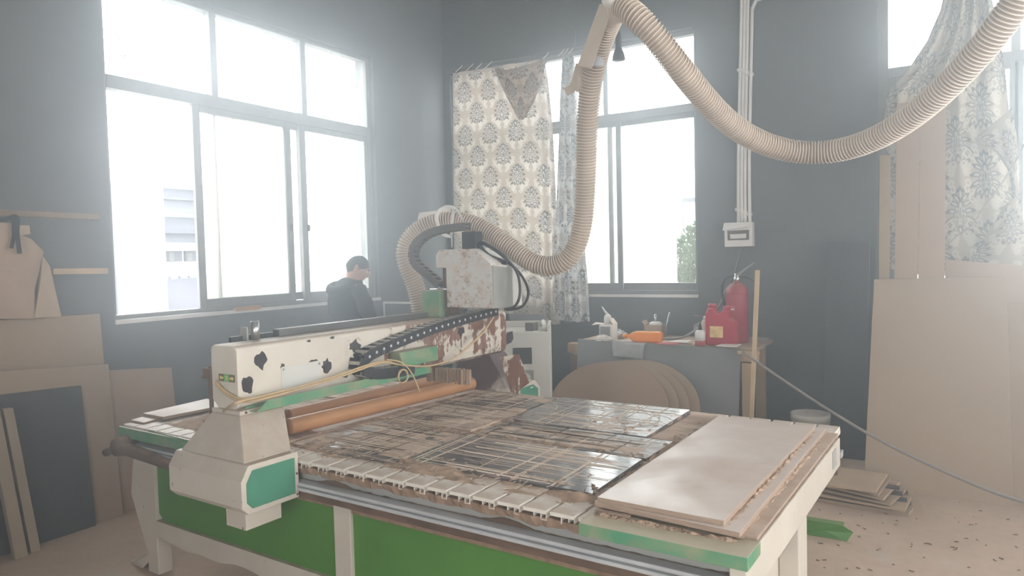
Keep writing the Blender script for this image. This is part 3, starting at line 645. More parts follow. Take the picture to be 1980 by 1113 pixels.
# drag chain: droops from the carriage to the left, loops back into the tray
GC = GX1 + .04
def cpt(x, y): return UU(x, y, GX1 + .075)
pth = [cpt(962, 601), cpt(900, 617), cpt(850, 632), cpt(800, 650), cpt(755, 668), cpt(728, 680), cpt(712, 690), cpt(703, 703), cpt(706, 715), cpt(722, 722), cpt(760, 720), cpt(800, 712)]
pts = spline(pth, 12); d = [0]
for i in range(1, len(pts)): d.append(d[-1] + np.linalg.norm(pts[i] - pts[i - 1]))
NL = 30; ck = []
def along(s_):
    i = min(max(int(np.searchsorted(d, s_)) - 1, 0), len(pts) - 2); f = (s_ - d[i]) / max(d[i + 1] - d[i], 1e-9); return pts[i] * (1 - f) + pts[i + 1] * f
chain = Thing.part(R_, 'drag_chain', MB().tube([p + np.array([-.035, 0, 0]) for p in pts[4:-4]], .008, 6), 'rubber', label='black drag chain of links with pale rivets')
lk = MB()
hl = d[-1] / NL / 2
for x0, x1 in ((0, .006), (-.074, -.068)): lk.box(x0, x1, -hl * 1.08, hl * 1.08, -.028, .028)
lk
lk.box(-.072, .004, -hl * .3, hl * .1, -.006, .006)
rv = MB().lathe([(0, 0), (.008, 0), (.008, .0015), (0, .002)], (.006, 0, 0), 8, 0)
M['rivet'] = mat('pale_rivet', (.6, .6, .6), .05, 9, .5)
br_ = MB().box(-.070, .002, -hl * .42, hl * .22, .023, .030).box(-.070, .002, -hl * .42, hl * .22, -.030, -.023).box(-.04, -.03, -hl * .3, hl * .1, -.025, .025); M['chainbar'] = mat('dusty_chain_bar', (.40, .37, .33), .1, 9, .6)
la = lb = None
for k in range(NL):
    p = along((k + .5) * d[-1] / NL); q = along((k + .52) * d[-1] / NL); dr = q - p; ang = math.atan2(dr[2], dr[1])
    if la is None:
        la, _ = put('chain_link', lk, 'black', chain, (0, 0, 0)); lb, _ = put('rivet', rv, 'rivet', chain, (0, 0, 0)); lc, _ = put('link_bar', br_, 'chainbar', chain, (0, 0, 0)); oa, ob, oc = la, lb, lc
    else:
        oa, ob, oc = la.copy(), lb.copy(), lc.copy(); COL.objects.link(oa); COL.objects.link(ob); COL.objects.link(oc)
    if k > NL - 9: bpy.data.objects.remove(ob); ob = oa   # no rivets show on the run lying in the tray
    for o in (oa, ob, oc): o.location = p - R_.org; o.rotation_euler = (ang, 0, 0)
# air tubes slung along the tray
def gp_(x, y, o=.085): return UU(x, y, GX1 + o)
for off in (0, 5):
    P = [UVv(417, 736 + off, G0 - .012), UVv(437, 757 + off, G0 - .012), gp_(470, 771 + off, .03), gp_(520, 763 + off), gp_(640, 729 + off), gp_(735, 699 + off * .6), gp_(775, 705), gp_(830, 707), gp_(880, 690), gp_(930, 645 + off * .5), gp_(955, 612, .03)]
    rp('air_tube', MB().tube(spline(P, 8), .005, 6), 'yellowhose')
P = [UVv(432, 795, G0 - .02), gp_(455, 779, .1), gp_(500, 767, .1), gp_(560, 752, .09)]; rp('air_tube', MB().tube(spline(P, 8), .005, 6), 'yellowhose')
cc = gp_(779, 727, .12); P = [cc + np.array([.004 * math.sin(k), .036 * math.cos(k * .42), .036 * math.sin(k * .42)]) for k in range(24)]; rp('air_tube', MB().tube(P, .0045, 6), 'yellowhose')
P = [gp_(748, 695, .1), gp_(775, 700, .12), gp_(795, 720, .13), gp_(812, 757, .14)]; rp('air_tube', MB().tube(spline(P, 6), .004, 6), 'yellowhose')
# ------------------------------------------------------------------ near column and drive housing
HU0, HU1, HV0, HV1, HZ0, HZ1 = -2.97, -2.46, 1.72, 2.003, .645, .843
c = .058
prof = lambda u: [(u, HV0, HZ0 + .03), (u, HV0, HZ1 - c), (u, HV0 + c * .62, HZ1), (u, HV1, HZ1), (u, HV1, HZ0), (u, HV0 + .03, HZ0)]
hs = rp('drive_housing', MB().loft([prof(HU0), prof(HU1)]), 'white', bevel=.003, label='white box housing on the near side of the gantry')
iv = .022; R_.part('housing_panel', MB().prism([(HU1, HV0 + iv, HZ0 + .05), (HU1, HV0 + iv, HZ1 - c - .012), (HU1, HV0 + iv + .03, HZ1 - iv), (HU1, HV1 - iv, HZ1 - iv), (HU1, HV1 - iv, HZ0 + iv), (HU1, HV0 + iv + .025, HZ0 + iv)], (.003, 0, 0)), 'teal', sub=hs, label='teal green end panel')
for (u, v, z) in ((HU1, HV1 - .011, .75), (HU1, HV1 - .011, .66)): R_.part('screw', MB().lathe([(.005, 0), (.005, .004), (0, .005)], (u, v, z), 8, 0), 'rust', sub=hs)
rp('motor_cover', B(-2.62, HU1 - .03, 1.755, 1.93, .572, HZ0), 'white', bevel=.002, label='small white box under the drive housing')
def column(va, vb, ta, tb, name, m, zb):
    lo = [(-2.945, va, zb), (-2.50, va, zb), (-2.50, vb, zb), (-2.945, vb, zb)]; hi = [(-2.865, ta, 1.0), (-2.665, ta, 1.0), (-2.665, tb, 1.0), (-2.865, tb, 1.0)]
    return MB().hexa(lo + hi).box(-2.866, -2.664, min(ta, tb), max(ta, tb), 1.0, 1.02)
col_ = rp('gantry_column', column(1.765, 2.0, 1.87, 2.10, '', '', HZ1), 'white', bevel=.003, label='flared white column under the near end of the gantry')
for v in (2.08, 1.9): R_.part('screw', MB().lathe([(.006, 0), (.006, .004), (0, .005)], (-2.664, v, 1.01), 8, 0), 'rust', sub=col_)
# far column and housing
fc = rp('gantry_column', MB().hexa([(-3.0, 3.70, .80), (-2.50, 3.70, .80), (-2.46, 3.92, .80), (-3.0, 3.92, .80), (-2.88, 3.72, 1.03), (-2.665, 3.72, 1.03), (-2.665, 3.90, 1.03), (-2.88, 3.90, 1.03)]), 'smear', bevel=.003, label='far gantry column smeared with dark dust')
fa, fb, fc_, fd = UVv(966, 690, 3.69), UVv(1003, 684, 3.72), UVv(1023, 740, 3.72), UVv(990, 765, 3.69)
R_.part('column_plate', MB().slab([fa, fb, fc_, fd], .004), 'beam', sub=fc)
FU0, FU1, FV0, FV1 = -2.97, -2.47, 3.76, 4.02
fh = rp('drive_housing', MB().loft([[(u, FV0, .66), (u, FV0, .83), (u, FV1 - .06, .843), (u, FV1, .79), (u, FV1, .66)] for u in (FU0, FU1)]), 'white', bevel=.003)
R_.part('housing_panel', MB().prism([(FU1, FV0 + .02, .68), (FU1, FV0 + .02, .815), (FU1, FV1 - .09, .82), (FU1, FV1 - .03, .785), (FU1, FV1 - .03, .68)], (.003, 0, 0)), 'teal', sub=fh)
# spindle carriage, box across the beam
SV0, SV1 = 3.36, 3.56
def sp(x, y, v=SV0): return UVv(x, y, v)
a, b, c_, d_ = sp(842, 483), sp(842, 518), sp(862, 518), sp(862, 594); e_, f_ = sp(950, 478), sp(952, 597)
u0, u1, u2 = a[0], c_[0], f_[0]; zt1, zn, zb1 = a[2], b[2], max(d_[2], GT + .036)
ch = .03
P = [(u1, zb1), (u1, zn), (u0, zn), (u0, zt1 - ch), (u0 + ch, zt1), (u2 - .0, zt1 + .0), (u2, zt1 - .10), (u2, zb1)]
P = [(u1, zb1), (u1, zn), (u0, zn), (u0, zt1 - ch), (u0 + ch, zt1), (u2 - .13, zt1), (u2, zt1 - .09), (u2, zb1)]
t = NT('spotted_white_enamel'); sp1 = t.math('MULTIPLY', t.ramp(t.noise(48, 4), .53, .60), t.ramp(t.noise(7, 4), .40, .56)); sp2 = t.math('MULTIPLY', t.ramp(t.noise(12, 6), .44, .62), .6)
cc_ = t.mix(sp2, (.64, .63, .60), (.56, .44, .35)); M['spindlepaint'] = t.finish(t.mix(t.math('MULTIPLY', sp1, .8), cc_, (.30, .19, .13)), .42)
spn = rp('spindle_housing', MB().loft([[(p[0], v, p[1]) for p in P] for v in (SV0, SV1 + .04)]), 'spindlepaint', bevel=.006, label='white spotted spindle housing straddling the beam')
R_.part('housing_fold', MB().box(u2, u2 + .012, SV0, SV1, zb1, zt1 - .10).prism([(u2 + .012, SV0, zb1), (u2 + .012, SV0, zt1 - .10), (u2 + .012, SV1 + .1, zt1 - .13), (u2 + .012, SV1 + .1, zb1)], (-.004, 0, 0)), 'white2', sub=spn)
rp('spindle_bracket', B(u1 - .05, u1, SV0 + .03, SV0 + .12, GT - .02, zn), 'rust', bevel=.003)
ga, gb = sp(815, 562, SV0 - .02), sp(850, 605, SV0 - .02)
hood = rp('suction_hood', MB().box(ga[0], gb[0], SV0 - .02, SV0 + .12, gb[2] - .03, ga[2]), 'mint', bevel=.004, label='dusty green suction hood behind the spindle')
R_.part('hood_rod', MB().tube([(gb[0] - .06, SV0 - .03, ga[2] + .01), (gb[0] + .07, SV0 - .03, ga[2] + .012)], .006, 6), 'chrome', sub=hood)
rp('spindle_chain_post', B(sp(880, 440)[0], sp(906, 440)[0], SV0 + .06, SV0 + .14, zt1, sp(890, 447)[2]), 'black', bevel=.004)
# vertical drag chain inside the hose loop
VP = [sp(905, 437, SV0 + .05), sp(880, 440, SV0 + .05), sp(850, 445, SV0 + .05), sp(825, 455, SV0 + .05), sp(806, 472, SV0 + .05), sp(800, 492, SV0 + .05), sp(806, 510, SV0 + .05), sp(822, 525, SV0 + .05), sp(840, 540, SV0 + .05), sp(852, 552, SV0 + .05)]
pts2 = spline(VP, 8); d2 = [0]
for i in range(1, len(pts2)): d2.append(d2[-1] + np.linalg.norm(pts2[i] - pts2[i - 1]))
vch = rp('drag_chain', MB().tube(pts2[2:-2], .006, 6), 'rubber', label='grey brown drag chain arching behind the spindle')
hl2 = d2[-1] / 20 / 2; lk2 = MB()
for y0, y1 in ((-.03, -.025), (.025, .03)): lk2.box(-hl2 * 1.05, hl2 * 1.05, y0, y1, -.022, .022)
lk2.box(-hl2 * .3, hl2 * .1, -.028, .028, -.005, .005).box(-hl2 * .4, hl2 * .2, -.028, .028, .017, .022).box(-hl2 * .4, hl2 * .2, -.028, .028, -.022, -.017)
M['chaingrey'] = mat('dusty_grey_plastic', (.12, .11, .10), .2, 8, .6, dust=.8, dustcol=(.55, .48, .4)); la2 = None
for k in range(20):
    s_ = (k + .5) * d2[-1] / 20; i = min(max(int(np.searchsorted(d2, s_)) - 1, 0), len(pts2) - 2); f = (s_ - d2[i]) / (d2[i + 1] - d2[i]); p = pts2[i] * (1 - f) + pts2[i + 1] * f; dr = pts2[i + 1] - pts2[i]
    if la2 is None: la2, _ = put('chain_link', lk2, 'chaingrey', vch, (0, 0, 0)); o = la2
    else: o = la2.copy(); COL.objects.link(o)
    o.location = p - R_.org; o.rotation_euler = (0, -math.atan2(dr[2], dr[0]), 0)
# black power cables looping off the spindle
def sq(x, y, v): return UVv(x, y, v)
P = [sq(925, 468, 3.40), sq(938, 470, 3.42), sq(965, 487, 3.46), sq(985, 505, 3.5), sq(1002, 533, 3.52), sq(1005, 570, 3.52), sq(995, 592, 3.5), sq(975, 598, 3.47)]
rp('power_cable', MB().tube(spline(P, 8), .008, 8), 'rubber')
P = [sq(927, 470, 3.44), sq(945, 492, 3.45), sq(978, 506, 3.5), sq(1000, 522, 3.56), sq(1018, 550, 3.58), sq(1021, 572, 3.57), sq(1008, 593, 3.55), sq(980, 599, 3.5)]
rp('power_cable', MB().tube(spline(P, 8), .008, 8), 'rubber')
P = [sq(980, 510, 3.48), sq(960, 505, 3.46), sq(935, 488, 3.44), sq(925, 472, 3.43), sq(940, 474, 3.43), sq(968, 492, 3.46), sq(982, 507, 3.49)]
rp('power_cable', MB().tube(spline(P, 8), .007, 8), 'rubber')
# brush skirt and bundle under the far end of the beam
mb = MB(); g = random.Random(9); b0 = UVv(825, 728, 3.25); b1 = UVv(905, 712, 3.25)
for k in range(60):
    u = b0[0] + (b1[0] - b0[0]) * k / 60; mb.box(u, u + .006, 3.25 + g.uniform(-.02, .02), 3.27 + g.uniform(-.02, .02), .93 + g.uniform(-.01, .02), 1.01)
rp('brush_skirt', mb, 'mdf2', kind='stuff', label='brown brush skirt under the beam')
g = random.Random(2)
for k in range(4): rp('cable_tie', MB().tube([sq(885 + g.uniform(-12, 12), 712, 3.3), sq(895 + g.uniform(-15, 15), 722, 3.28), sq(900 + g.uniform(-8, 10), 735, 3.27)], .004, 5), 'tape')
# ------------------------------------------------------------------ things lying on the bed
for k, (p0, p1, r, lab) in enumerate(((UZ(556, 826, .853), UZ(912, 741, .853), .041, 'orange-brown pipe on the bed, nearer the scored boards'), (UZ(556, 806, .852), UZ(856, 734, .852), .040, 'orange-brown pipe on the bed, directly under the gantry beam'))):
    p0, p1 = np.array(p0), np.array(p1); p0[2] = p1[2] = .8135 + r
    ax = (p1 - p0) / np.linalg.norm(p1 - p0); tb = MB().tube([p0, p0 + ax * .01, p1 - ax * .01, p1], r, 24)
    o = single('plastic_pipe', tb, 'pipe', lab, 'pipe', 'pipes lying across the bed', machine=True)
def board(name, q, z0, z1, m, lab, cat, grp=None, bev=.0012, edge='mdfedge'):
    o = single(name, MB().prism([(p[0], p[1], z0) for p in q], (0, 0, z1 - z0)), m, lab, cat, grp, machine=True, bevel=bev)
    o.data.materials.append(M[edge])
    for f in o.data.polygons: f.material_index = 1 if abs(f.normal.z) < .5 else 0
    return o
q3 = [(-1.09, 2.10), (-.545, 2.085), (-.548, 3.50), (-1.06, 3.52)]; q2 = [(-1.085, 2.095), (-.595, 2.062), (-.606, 3.492), (-1.08, 3.50)]; q1 = [(-1.073, 2.092), (-.649, 2.088), (-.644, 3.424), (-1.09, 3.452)]
board('fibreboard', [(-1.08, 2.11), (-.553, 2.095), (-.556, 3.49), (-1.06, 3.5)], .8055, .8155, 'meladust', 'lowest dusty board of the stack on the right end of the bed', 'board', 'boards stacked on the bed')
board('fibreboard', q2, .816, .833, 'melamine', 'middle pale board of the stack on the bed, edge showing along the right', 'board', 'boards stacked on the bed')
board('fibreboard', q1, .8335, .850, 'melamine', 'topmost large pale board of the stack on the bed', 'board', 'boards stacked on the bed')
for k, a in enumerate(((-.655, -.628, 2.09, 3.42, .009, 31, 8, 120, .8325), (-.612, -.585, 2.07, 3.48, .009, 32, 8, 120, .8145), (-1.07, -.60, 2.045, 2.075, .007, 33, 110, 8, .8045))):
    single('dust_line', drift(*a), 'dust', ['line of brown dust along the right edge of the topmost bed board', 'line of brown dust along the right edge of the middle bed board', 'line of brown dust along the near edge of the bed boards'][k], 'sawdust', machine=True, kind='stuff')
single('board_offcut', B(-1.07, -.95, 2.068, 2.085, .8055, .8145), 'mdfedge', 'thin brown offcut tucked under the near edge of the board stack', 'board', machine=True)
a, b, c_, d_ = (UZ(x, y, .835) for x, y in ((276, 796), (315, 803), (440, 779), (400, 768)))
board('plank_offcut', [a, b, c_, d_], .812, .828, 'melamine', 'long pale plank lying at the left end of the bed', 'board')
a, b, c_, d_ = (UZ(x, y, .815) for x, y in ((253, 810), (278, 815), (310, 806), (285, 801)))
board('plank_offcut', [a, b, c_, d_], .801, .811, 'melamine', 'short pale offcut on the left corner of the bed', 'board')

# ================================================================== EXTRACTION HOSE
HP = [(814, 606, 4.86), (815, 585, 4.86), (809, 557, 4.85), (797, 533, 4.84), (787, 515, 4.83), (780, 499, 4.82), (779, 482, 4.82), (786, 466, 4.82), (798, 451, 4.8), (813, 440, 4.8), (832, 431, 4.78), (851, 425.5, 4.76), (876, 421.5, 4.74), (905, 426, 4.7), (923, 434, 4.68), (944, 446, 4.64), (967, 461, 4.6), (990, 480, 4.56), (1013, 500, 4.52), (1031, 511, 4.5), (1047, 517, 4.48), (1066, 518, 4.45), (1084, 514, 4.43), (1101, 504, 4.41), (1114, 485, 4.39), (1122, 461, 4.37), (1127, 435, 4.35), (1130, 407, 4.33), (1132.5, 374, 4.3), (1132.5, 323, 4.26), (1133.5, 270, 4.2), (1135.5, 216, 4.12), (1140, 162, 4.02), (1145, 135, 3.97), (1153.5, 104, 3.9), (1167, 68, 3.82), (1178, 38, 3.74), (1187, 16, 3.66), (1197, 7, 3.58), (1211, 14, 3.5), (1226, 25, 3.46), (1250, 47, 3.44), (1281, 86, 3.46), (1315, 133, 3.52), (1347.5, 176, 3.62), (1383, 216, 3.76), (1405, 240, 3.84), (1441, 264, 3.93), (1481, 285, 4.0), (1526, 298, 4.02), (1574, 301, 3.99), (1619, 297, 3.92), (1664, 283, 3.82), (1707, 266, 3.7), (1750, 241, 3.56), (1798, 203, 3.4), (1848, 155, 3.24), (1896, 103, 3.1), (1939, 48, 2.98), (1972, 4, 2.9), (2010, -60, 2.8), (2060, -160, 2.7)]
hp = np.array([PD(*p) for p in HP])
for _ in range(3): hp[1:-1] = .5 * hp[1:-1] + .25 * (hp[:-2] + hp[2:])
fine = np.array(spline(hp, 24)); ds = np.r_[0, np.cumsum(np.linalg.norm(np.diff(fine, axis=0), axis=1))]
def resample(step):
    n = int(ds[-1] / step); s_ = np.linspace(0, ds[-1], n); return np.stack([np.interp(s_, ds, fine[:, i]) for i in range(3)], 1)
RIB = .0185; body = resample(RIB / 4); HR = .0605
rad = [HR - .0095 * (.5 - .5 * math.cos(2 * PI * i / 4)) for i in range(len(body))]
T = Thing('extraction_hose', hp[0], 'long ribbed dust extraction hose looping from the suction hood up to the roof', 'hose')
tb = MB().tube(body, rad, 22, cap=False); T.part('hose_wall', tb, 'hose')
# wire rib, a helix round the wall
nt = len(body); nrm = None; hel = []
for i in range(nt):
    tt = body[min(i + 1, nt - 1)] - body[max(i - 1, 0)]; tt /= np.linalg.norm(tt)
    if nrm is None: nrm = np.cross(tt, [0, 0, 1.])
    nrm = nrm - tt * (nrm @ tt); nrm /= np.linalg.norm(nrm); bb = np.cross(tt, nrm)
    for k in range(5):
        a = 2 * PI * (i + k / 5) / 4; q = body[i] + (body[min(i + 1, nt - 1)] - body[i]) * k / 5
        hel.append(q + (HR + .0010) * (math.cos(a) * nrm + math.sin(a) * bb))
T.part('wire_rib', MB().tube(hel, .0032, 4), 'coil', label='pale spiral rib of the hose')
# white tapes and board at the top of the near loop
def ring(cpx, tilt, w, name, m):
    pass
def pd(x, y, d): return PD(x, y, d)
single('foam_board', MB().slab([pd(808, 424, 4.86), pd(811, 411, 4.86), pd(872, 404, 4.9), pd(868, 418, 4.9)], .03), 'paperwhite', 'small white board tied on top of the hose loop', 'board')
mb = MB(); P = spline([pd(868, 403, 4.72), pd(852, 405, 4.66), pd(845, 418, 4.62), pd(848, 436, 4.63), pd(856, 452, 4.66), pd(872, 457, 4.68)], 6)
def ribbon(pts, w, th=.002):
    mb = MB(); L = []; pts = [np.array(p) for p in pts]
    for i, p in enumerate(pts):
        t = pts[min(i + 1, len(pts) - 1)] - pts[max(i - 1, 0)]; t /= np.linalg.norm(t) + 1e-9
        v = p - C0; v /= np.linalg.norm(v); sdir = np.cross(t, v); sdir /= np.linalg.norm(sdir) + 1e-9; n = np.cross(sdir, t)
        L.append([p + sdir * w / 2 + n * th, p - sdir * w / 2 + n * th, p - sdir * w / 2 - n * th, p + sdir * w / 2 - n * th])
    return mb.loft(L)
single('tie_strap', ribbon(P, .022), 'tape', 'white tie strap round the hose loop, left of two', 'strap', 'white tie straps')
P = spline([pd(868, 402, 4.72), pd(876, 404, 4.66), pd(876, 420, 4.60), pd(873, 438, 4.62), pd(873, 453, 4.66)], 6); single('tie_strap', ribbon(P, .018), 'tape', 'white tie strap round the hose loop, right of two', 'strap', 'white tie straps')
P = spline([pd(855, 402, 4.72), pd(865, 398, 4.69), pd(880, 402, 4.64), pd(888, 412, 4.6), pd(894, 424, 4.59)], 6); single('strap_end', ribbon(P, .012), 'tape', 'loose end of white strap lying on top of the hose loop', 'strap')
single('tether', MB().tube([pd(873, 453, 4.67), pd(874, 478, 4.7)], .004, 5), 'tape', 'short white cord hanging from the strap to the spindle housing', 'cord')
# cardboard channel at the hanging point
a0, a1, b0, b1 = pd(1160, 6, 3.60), pd(1186, 14, 3.56), pd(1145, 132, 3.80), pd(1116, 127, 3.84)
single('hanger_board', MB().prism([a0, a1, b0, b1], CW * .03), 'card', 'long pale board strapped to the hose where it hangs from the roof', 'board', bevel=.004)
top_ = pd(1178, -20, 3.66)
single('roof_tether', MB().tube([pd(1190, 6, 3.6), top_, (top_[0] - .02, top_[1] + .03, ZC)], .008, 6), 'tape', 'white cord holding the hose bend up to the roof', 'cord')
single('cord_knot', MB().lathe([(0, -.03), (.03, -.02), (.045, .005), (.03, .03), (0, .035)], pd(1180, 4, 3.56), 10), 'pvc', 'pale knotted bundle at the hanging point of the hose', 'knot')
P = [pd(1146, 118, 3.9) + HR * 1.04 * np.array([math.cos(a) * CR[i] + math.sin(a) * (.95 * CW[i] + .3 * CU[i]) for i in range(3)]) for a in np.linspace(0, 2 * PI, 24)]
M['bluetape'] = mat('dull_blue_tape', (.42, .45, .48), .1, 9, .5)
single('tape_band', ribbon(P, .05), 'bluetape', 'dull blue tape band round the rising hose below the hanger board', 'tape')
def hang(pts, w, nm, lab, cat): single(nm, ribbon(spline(pts, 5), w, .003), 'card', lab, cat)
hang([pd(1122, 124, 3.93), pd(1116, 150, 4.0), pd(1108, 168, 4.05), pd(1094, 178, 4.1)], .05, 'torn_cardboard', 'torn strip of pale cardboard hanging under the hanger board, upper of two', 'cardboard')
hang([pd(1122, 135, 3.98), pd(1121, 160, 4.0), pd(1119, 178, 4.03)], .03, 'torn_cardboard', 'narrow torn cardboard strip hanging straight beside the hose, lower of two', 'cardboard')
p = pd(1196, 92, 5.2)
T = Thing('cable_socket', p - [0, 0, .1], 'dark dangling socket hanging in front of the back window', 'socket')
T.part('socket_body', MB().lathe([(0, -.09), (.048, -.09), (.042, -.05), (.022, .0), (.022, .09), (.012, .12), (0, .12)], p, 14), 'black'); T.part('cord', MB().tube([p + [0, 0, .11], p + [.0, .0, .4], (p[0], p[1], ZC)], .006, 6), 'black')

# ================================================================== CURTAINS
def leafmask(x, y, ang, L, w, bend=0):
    ca, sa = math.cos(ang), math.sin(ang); u = x * sa + y * ca; v = x * ca - y * sa; v = v - bend * u * u
    return ((u / L - .5) * 2) ** 2 + (v / (w * (.45 + .55 * np.clip(u / L, 0, 1)))) ** 2
def damask(X, Y, seed=0, cw=.31, ch=.46, sc=1.0):
    """print of leaf medallions in staggered rows, white scrolls between; returns rgb per point"""
    g = np.random.default_rng(seed)
    base = np.array([.50, .455, .41]); white = np.array([.72, .70, .67]); dark = np.array([.085, .09, .10]); mid = np.array([.26, .26, .27])
    out = np.tile(base, (len(X), 1))
    for ph in (0, 1):
        cx = (np.floor(X / cw + .5 * ph) + .5 - .5 * ph) * cw; cyy = (np.floor(Y / ch + .5 * ph) + .5 - .5 * ph) * ch
        x = np.abs(X - cx) / sc; y = -(Y - cyy) / sc
        for (ox, oy, r) in ((.092, -.120, .030), (.125, -.07, .024), (.045, -.150, .026), (.112, .115, .028), (.142, .06, .02), (.06, .15, .02)):
            dd = np.hypot(x - ox, y - oy); th = np.arctan2(y - oy, x - ox)
            s_ = (np.abs(dd - r * (.5 + .5 * (th + PI) / (2 * PI))) < .0062); out[s_] = white
        for k in range(6):
            e = leafmask(x - .025, y + .16, .5 + k * .38, .06, .011, 3); out[e < 1] = white
        # medallion: tiers of curling leaves, dark with a pale vein
        for (oy, ang, L, w, bend) in ((-.055, 2.25, .075, .017, 5), (-.05, 1.85, .098, .019, 4), (-.035, 1.48, .105, .019, 3.5), (-.01, 1.15, .100, .018, 3), (.015, .85, .092, .017, 2.5), (.035, .55, .085, .016, 2), (.05, .27, .075, .014, 1), (.045, 0, .09, .018, 0)):
            e = leafmask(x, y - oy, ang, L, w, bend); out[e < 1.05] = dark; out[e < .26] = white
        e = (x / .045) ** 2 + ((y + .02) / .07) ** 2; out[e < 1] = mid
        for (oy, ang, L, w) in ((-.07, .9, .05, .011), (-.045, .8, .05, .011), (-.02, .6, .05, .011), (-.07, 0, .12, .012), (-.08, 1.5, .04, .01)):
            e = leafmask(x, y - oy, ang, L, w); out[e < 1] = white; out[e < .3] = dark
        e = leafmask(x, y + .125, 0, .05, .018); out[e < 1] = dark; out[e < .3] = white
    return out
def cloth(top, bot, left, right, Y, W_, Hh, fold, sag=None, nu=190, nv=430, seed=0, cw=.31, ch=.46, sc=1.0, tint=(1, 1, 1), m='damask'):
    """hanging cloth filled between its edges: left/right are lists of (px, py) from the top down, in the plane y = Y"""
    us = np.linspace(0, 1, nu); vs = np.linspace(0, 1, nv)
    def edge(pts):
        P = np.array([PY(x, y, Y) for x, y in pts]); zz = P[:, 2]; return P
    Lp, Rp = edge(left), edge(right); Tp, Bp = edge(top), edge(bot)
    def at(P, f):
        dd = np.r_[0, np.cumsum(np.linalg.norm(np.diff(P, axis=0), axis=1))]; dd /= dd[-1]; return np.stack([np.interp(f, dd, P[:, i]) for i in range(3)], -1)
    l, r, tp, bt = at(Lp, vs), at(Rp, vs), at(Tp, us), at(Bp, us)
    Uu, Vv = np.meshgrid(us, vs, indexing='ij')
    P = (1 - Uu)[..., None] * l[None] + Uu[..., None] * r[None] + (1 - Vv)[..., None] * tp[:, None] + Vv[..., None] * bt[:, None]
    P -= ((1 - Uu) * (1 - Vv))[..., None] * tp[0] + (Uu * (1 - Vv))[..., None] * tp[-1] + ((1 - Uu) * Vv)[..., None] * bt[0] + (Uu * Vv)[..., None] * bt[-1]
    P[..., 1] += fold(Uu, Vv)
    me = bpy.data.meshes.new('cloth'); idx = np.arange(nu * nv).reshape(nu, nv)
    q = np.stack([idx[:-1, :-1], idx[1:, :-1], idx[1:, 1:], idx[:-1, 1:]], -1).reshape(-1, 4)
    org = P.reshape(-1, 3).mean(0); org[2] = P[..., 2].min()
    me.vertices.add(nu * nv); me.vertices.foreach_set('co', (P.reshape(-1, 3) - org).ravel().astype(np.float32))
    me.loops.add(q.size); me.loops.foreach_set('vertex_index', q.ravel().astype(np.int32))
    me.polygons.add(len(q)); me.polygons.foreach_set('loop_start', np.arange(0, q.size, 4, dtype=np.int32)); me.polygons.foreach_set('use_smooth', np.ones(len(q), bool))
    me.update(); me.validate()
    rgb = damask((Uu * W_).ravel(), (Vv * Hh).ravel(), seed, cw, ch, sc) * np.array(tint)
    ca = me.color_attributes.new('print', 'FLOAT_COLOR', 'POINT'); ca.data.foreach_set('color', np.c_[rgb, np.ones(len(rgb))].astype(np.float32).ravel())
    me.materials.append(M[m]); return me, org
def curtain(name, lab, group=None, **k):
    me, org = cloth(**k); me.name = name; o = bpy.data.objects.new(name, me); COL.objects.link(o); o.location = org; return tag(o, lab, 'curtain', group)
YCU = 6.46
def fold1(u, v):
    f = .010 * np.sin(u * 9 + 1) * (.4 + v) + .05 * np.clip((u - .80) / .2, 0, 1) * np.sin(u * 62 + v * 1.5) - .03 * np.clip((u - .86) / .14, 0, 1)
    tri = np.clip(1 - np.abs(u - .62) / (.24 * np.clip(1 - v / .27, 0.02, 1)), 0, 1) * np.clip(1 - v / .27, 0, 1); return f - .05 * tri
curtain('curtain', 'wide patterned curtain panel hung flat beside the room corner', top=[(875, 141), (905, 136), (948, 131), (985, 126), (1020, 119), (1058, 113)], bot=[(877, 607), (940, 607), (1010, 606), (1040, 618), (1062, 626), (1084, 626)], left=[(875, 141), (876, 300), (877, 450), (877, 607)], right=[(1058, 113), (1066, 160), (1074, 250), (1079, 400), (1083, 520), (1084, 626)], Y=YCU, W_=1.22, Hh=2.62, fold=fold1, nu=240, nv=520, sc=.86, tint=(.90, .86, .83))
# the fold of cloth drooping from two hooks
flp = [PY(x, y, YCU - .05) for x, y in ((956, 131), (985, 138), (1020, 130), (1058, 116), (1046, 160), (1030, 200), (1012, 232), (1004, 229), (985, 196), (968, 160))]
def fold2(u, v): return .045 * np.sin(u * 21 + v * 2.5) * (.35 + .65 * v) + .02 * np.sin(u * 44 + 1)
M['cloth_plain'] = mat('plain_curtain_back', (.42, .36, .31), .14, 7, .8, trans=.35)
def foldt(u, v): return -.05 * np.sin(PI * u) * (1 - .6 * v)
me, org = cloth(top=[(955, 131), (985, 137), (1020, 128), (1058, 114)], bot=[(1003, 231), (1006, 233), (1009, 233), (1013, 231)], left=[(955, 131), (967, 160), (984, 196), (1003, 231)], right=[(1058, 114), (1047, 160), (1031, 200), (1013, 231)], Y=YCU - .05, W_=.6, Hh=.6, fold=foldt, nu=90, nv=90, seed=1, tint=(.86, .70, .60), m='damask_lined')  # brown tint puts the shade of the doubled cloth into its colour
me.name = 'curtain_fold'; o = bpy.data.objects.new('curtain_fold', me); COL.objects.link(o); o.location = org; tag(o, 'drooping fold of cloth across the top of the wide curtain, tinted brown as shade', 'curtain')
